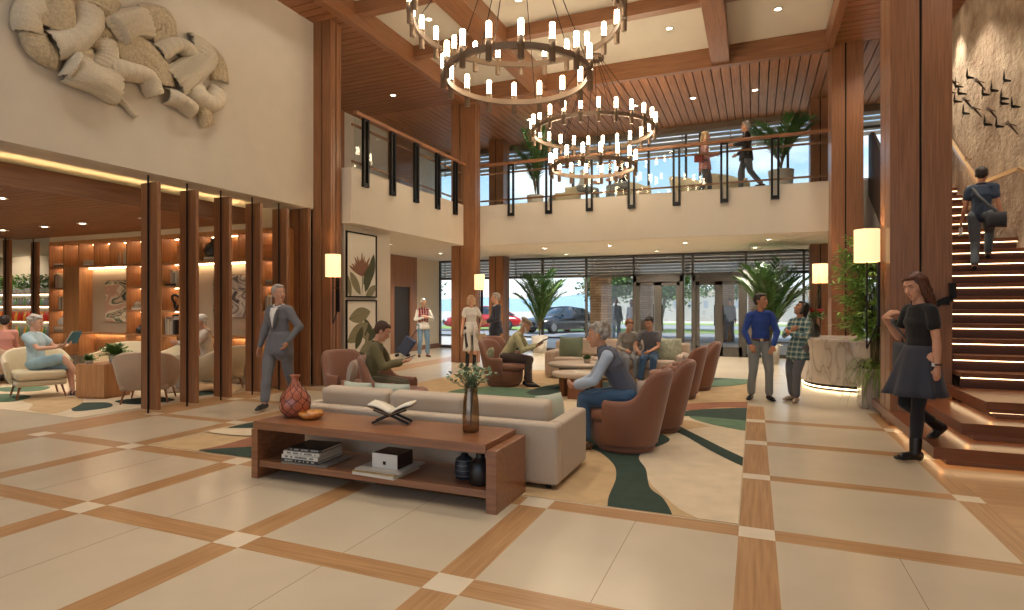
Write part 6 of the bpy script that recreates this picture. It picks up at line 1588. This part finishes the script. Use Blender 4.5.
t = thing('shoulder_bag', 'grey soft shoulder bag hanging behind the woman in black', 'bag', w_, p.rotation_euler.z)
P_ = [[(x, y0_, z) for (x, z) in ((-.13, -.3), (-.15, -.1), (-.1, .12))] for y0_ in (-.03, .03)]
pillow('pouch', cloth('bag_grey', (84, 86, 88)), (0, -.06, -.04), .26, .32, .10, .9, 0, t)
MB().tube([(.1, -.1, .1), (.02, .05, .3), (-.15, .2, .36), (-.16, .22, .33), (-.1, -.02, .12)], .01, 6).build('strap', cloth('bag_grey', (84, 86, 88)), t)
# ---- 13 man on stair
NVP = cloth('polo_navy', (44, 58, 78)); GSL = cloth('slacks_slate', (92, 100, 104))
def bagstrap(k):
    S, s = k['S'], k['s']; MB().tube([S(k['Ls'] + V((.04, -.02, .05))), S(k['CH'] + V((-.04, -.15, 0))), S(k['P'] + V((.1, -.15, .12))), S(k['P'] + V((.2, -.08, .02)))], .014, 6, sx=1.8).build('bag_strap', cloth('bag_grey', (84, 86, 88)), k['t'])
p = person('man in navy polo climbing the stair with a crossbody bag, seen from behind', (3.0, 10.32), 176, 1.5, floor=1.985, skin='tan', head=(0, 4, 0), rw=(.27, .03, .82), lw=(-.27, .06, .82), ra=(.07, .26, .30), la=(-.08, -.08, .09), rk=(0, 1, .3), top=NVP, sleeve='short', hem=-.02, topw=.004, low=GSL, shoes=('shoe', BLK), hair=('short', 'dark'), collar=NVP, vox=.0085, face=False, extra=bagstrap, lean=4)
w_ = world(p, V((.2, -.12, .82)) * .872)
t = thing('crossbody_bag', 'grey and black bag at the hip of the man on the stair', 'bag', w_, p.rotation_euler.z); pillow('pouch', cloth('bag_charcoal', (52, 54, 58)), (0, 0, 0), .26, .22, .12, .5, 0, t)
w_ = world(p, V((-.28, .1, .72)) * .872)
t = thing('paper', 'folded white paper in the hand of the man on the stair', 'paper', w_, p.rotation_euler.z); MB().obox((0, 0, -.03), .02, .13, .12, .3).build('sheets', WHT, t)
# ---- 14, 15 upstairs
PNK = plaid('pink_print', (206, 140, 136), [((236, 214, 206), 0, 0, .3, .7), ((180, 96, 96), 2, .4, .3, .4)], 16)
p = person('woman in pink jacket standing at the upper railing with a red bag', (-1.12, 14.75), 95, 1.58, floor=4.1, skin='fair', head=(0, 4, 0), rw=(.1, .26, 1.1), lw=(-.1, .28, 1.12), re=(.4, -.7, -.5), le=(-.4, -.7, -.5), top=PNK, hem=-.18, topw=.012, low=GREYT, shoes=('shoe', BLK), hair=('bob', 'blond'), vox=.012, female=True, ra=(.08, -.12, .08), la=(-.08, .14, .08))
w_ = world(p, V((.22, -.16, .98)) * .92)
t = thing('handbag', 'red-brown handbag behind the woman in pink upstairs', 'bag', w_, p.rotation_euler.z); rbox('pouch', mat('bag_red', (146, 58, 46), .5), -.05, .05, -.11, .11, -.1, .1, t, .03); MB().tube([(0, -.08, .09), (0, 0, .3), (0, .08, .09)], .008, 6).build('strap', BRN, t)
BJK = mat('jacket_black', (34, 32, 34), .45, noise=(40, .15))
p = person('grey-haired man in black jacket walking along the upper railing', (-.18, 14.45), -86, 1.62, floor=4.1, skin='light', head=(0, 2, 0), rw=(.2, .2, .98), lw=(-.22, .3, 1.12), re=(.3, -.9, -.2), le=(-.3, -.8, -.5), ra=(.08, .12, .08), la=(-.08, -.34, .16), top=BJK, hem=-.1, topw=.016, low=GREYT, shoes=('shoe', BLK), hair=('short', 'grey'), vox=.012)
# ---- 16, 17 seated upstairs
p = person('seated person in white top and cap seen through the upper railing', (-4.35, 15.35), 60, 1.66, floor=4.1, skin='light', pel=(0, 0, .60), lean=14, head=(0, 14, 0), rw=(.1, .42, .7), lw=(-.1, .42, .7), ra=(.12, .46, .08), la=(-.1, .46, .08), top=WHT, low=JEANG, shoes=('shoe', BLK), hair=('cap', 'grey'), vox=.013, face=False)
p = person('seated dark-haired woman in black sleeveless top behind the upper railing', (-3.2, 15.3), -50, 1.66, floor=4.1, skin='light', pel=(0, 0, .60), lean=10, head=(0, 10, 0), rw=(.12, .4, .7), lw=(-.12, .4, .7), ra=(.12, .46, .08), la=(-.1, .46, .08), top=BKT, sleeve='none', low=JEANG, shoes=('shoe', BLK), hair=('bob', 'dark'), vox=.013, face=False, female=True)
# ---- 18 reader
SKY = cloth('shirt_pale_sky', (176, 200, 208)); SHT = cloth('shorts_sky', (150, 178, 186)); NAVS = mat('sandal_navy', (34, 42, 66), .6)
p = person('grey-haired reader in pale blue shirt and shorts with legs crossed', (-10.87, 5.84), 58, 1.70, skin='fair', pel=(0, -.02, .57), lean=-6, head=(0, 16, 0), rw=(.12, .36, .82), lw=(-.1, .36, .83), re=(.6, -.4, -.7), le=(-.6, -.4, -.7), rh=((-.3, .9, .3), (-.4, -.4, .6), .7), lh=((.3, .9, .3), (.4, -.4, .6), .7),
       ra=(-.06, .62, .30), la=(-.04, .50, .08), rk=(.1, .5, 1), lk=(-.2, 1, .3), top=SKY, sleeve='short', topw=.008, low=SHT, lowk='shorts', shoes=None, hair=('curly', 'grey'), collar=SKY, vox=.009)
def sandal(A_, K_, t, s):
    for dz in (0, .06, .11): MB().tube([V(A_) * s + V((.05 * math.cos(a), .05 * math.sin(a) + .03 + dz * .2, -.03 + dz * .6)) for a in np.linspace(0, 2 * PI, 13)[:-1]], .011, 5, closed=True).build('sandal_strap', NAVS, t)
    MB().obox(V(A_) * s + V((0, .06, -.082)), .085, .26, .022).build('sandal_sole', NAVS, t, .008)
w_ = world(p, V((.0, .50, .98)))
t = thing('magazine', 'open blue and white magazine held by the reader in pale blue', 'magazine', w_, p.rotation_euler.z)
for s_ in (-1, 1): MB().obox((s_ * .085, .0, -.02), .175, .006, .23, s_ * .4, 0, -.5, 0).build('page', mat('magazine_grey', (178, 184, 186), .6) if s_ > 0 else mat('magazine_blue', (70, 130, 160), .6), t)
def feet(p, pts):
    s_ = 1.70 / 1.72
    for (x, y, z, tilt) in pts:
        b_ = MB(); b_.obox((x * s_, y * s_ + .06, z * s_ - .078), .088, .27, .024, 0, 0, tilt); b_.build('sandal_sole', NAVS, p, .008)
        for dy, dz in ((.0, -.02), (.05, -.035), (.12, -.05)):
            r_ = .05; MB().tube([(x * s_ + r_ * math.cos(a), y * s_ + dy, z * s_ + dz - .012 + r_ * .75 * math.sin(a)) for a in np.linspace(0, 2 * PI, 15)[:-1]], .010, 5, closed=True).build('sandal_strap', NAVS, p)
feet(p, ((-.06, .62, .30, -.2), (-.04, .50, .08, 0)))
# ---- 19 person in pink at the edge
p = person('dark-haired person in pink top seen from behind at the picture edge', (-13.25, 6.55), 172, 1.66, skin='light', pel=(0, 0, .57), lean=2, head=(0, 4, 0), rw=(.16, .36, .72), lw=(-.16, .36, .72), ra=(.12, .46, .08), la=(-.1, .46, .08), top=cloth('top_pink', (196, 136, 122)), low=GREYT, shoes=('shoe', BLK), hair=('short', 'dark'), vox=.012, face=False)
# ---- 20 person in white cap
extra_cap = WHT
HOOD = cloth('hoodie_offwhite', (196, 184, 170))
def hood(k):
    c = Blob(); S, N, FW, SR, U, s = k['S'], k['N'], k['FW'], k['SR'], k['U'], k['s']
    c.seg(S(N + SR * .07 - FW * .05), S(N - SR * .07 - FW * .05), .045 * s, .045 * s); c.seg(S(N - FW * .06), S(N - FW * .09 - U * .12), .06 * s, .04 * s); c.build('hood', HOOD, k['t'], .011, 3, .004)
p = person('person in off-white hoodie and white cap seated behind the wood posts', (-8.9, 7.42), -86, 1.70, skin='light', pel=(0, 0, .57), lean=8, head=(0, 10, 0), rw=(.12, .46, .86), lw=(-.1, .46, .86), re=(.4, -.5, -.7), le=(-.4, -.5, -.7), ra=(.13, .46, .08), la=(-.1, .46, .08), top=HOOD, topw=.012, low=cloth('trousers_sand', (170, 160, 150)), shoes=('shoe', BEI), hair=('cap', 'white'), vox=.009, extra=hood)
# ---- outside
p = person('man in grey suit standing outside the glass by the brick pier', (-5.2, 23.4), 10, 1.76, skin='deep', top=cloth('suit_pale_grey', (150, 156, 164)), topw=.012, hem=-.1, low=cloth('suit_pale_grey', (150, 156, 164)), shoes=('shoe', BLK), hair=('short', 'dark'), vox=.016, face=False, rw=(.2, .14, .9), lw=(-.24, .06, .82))
p = person('person in pale shirt standing outside, right beside the man in grey suit', (-4.62, 23.7), -30, 1.72, skin='deep', top=cloth('shirt_lilac', (196, 188, 196)), low=cloth('trousers_pale', (150, 150, 150)), shoes=('shoe', BLK), hair=('short', 'dark'), vox=.016, face=False)
p = person('person in grey clothes walking outside beyond the second glass door', (-.95, 25.4), -20, 1.76, skin='tan', top=cloth('top_ash', (120, 120, 124)), topw=.01, low=cloth('top_ash', (120, 120, 124)), shoes=('shoe', BLK), hair=('short', 'dark'), vox=.016, face=False, ra=(.1, .15, .08), la=(-.1, -.15, .1))
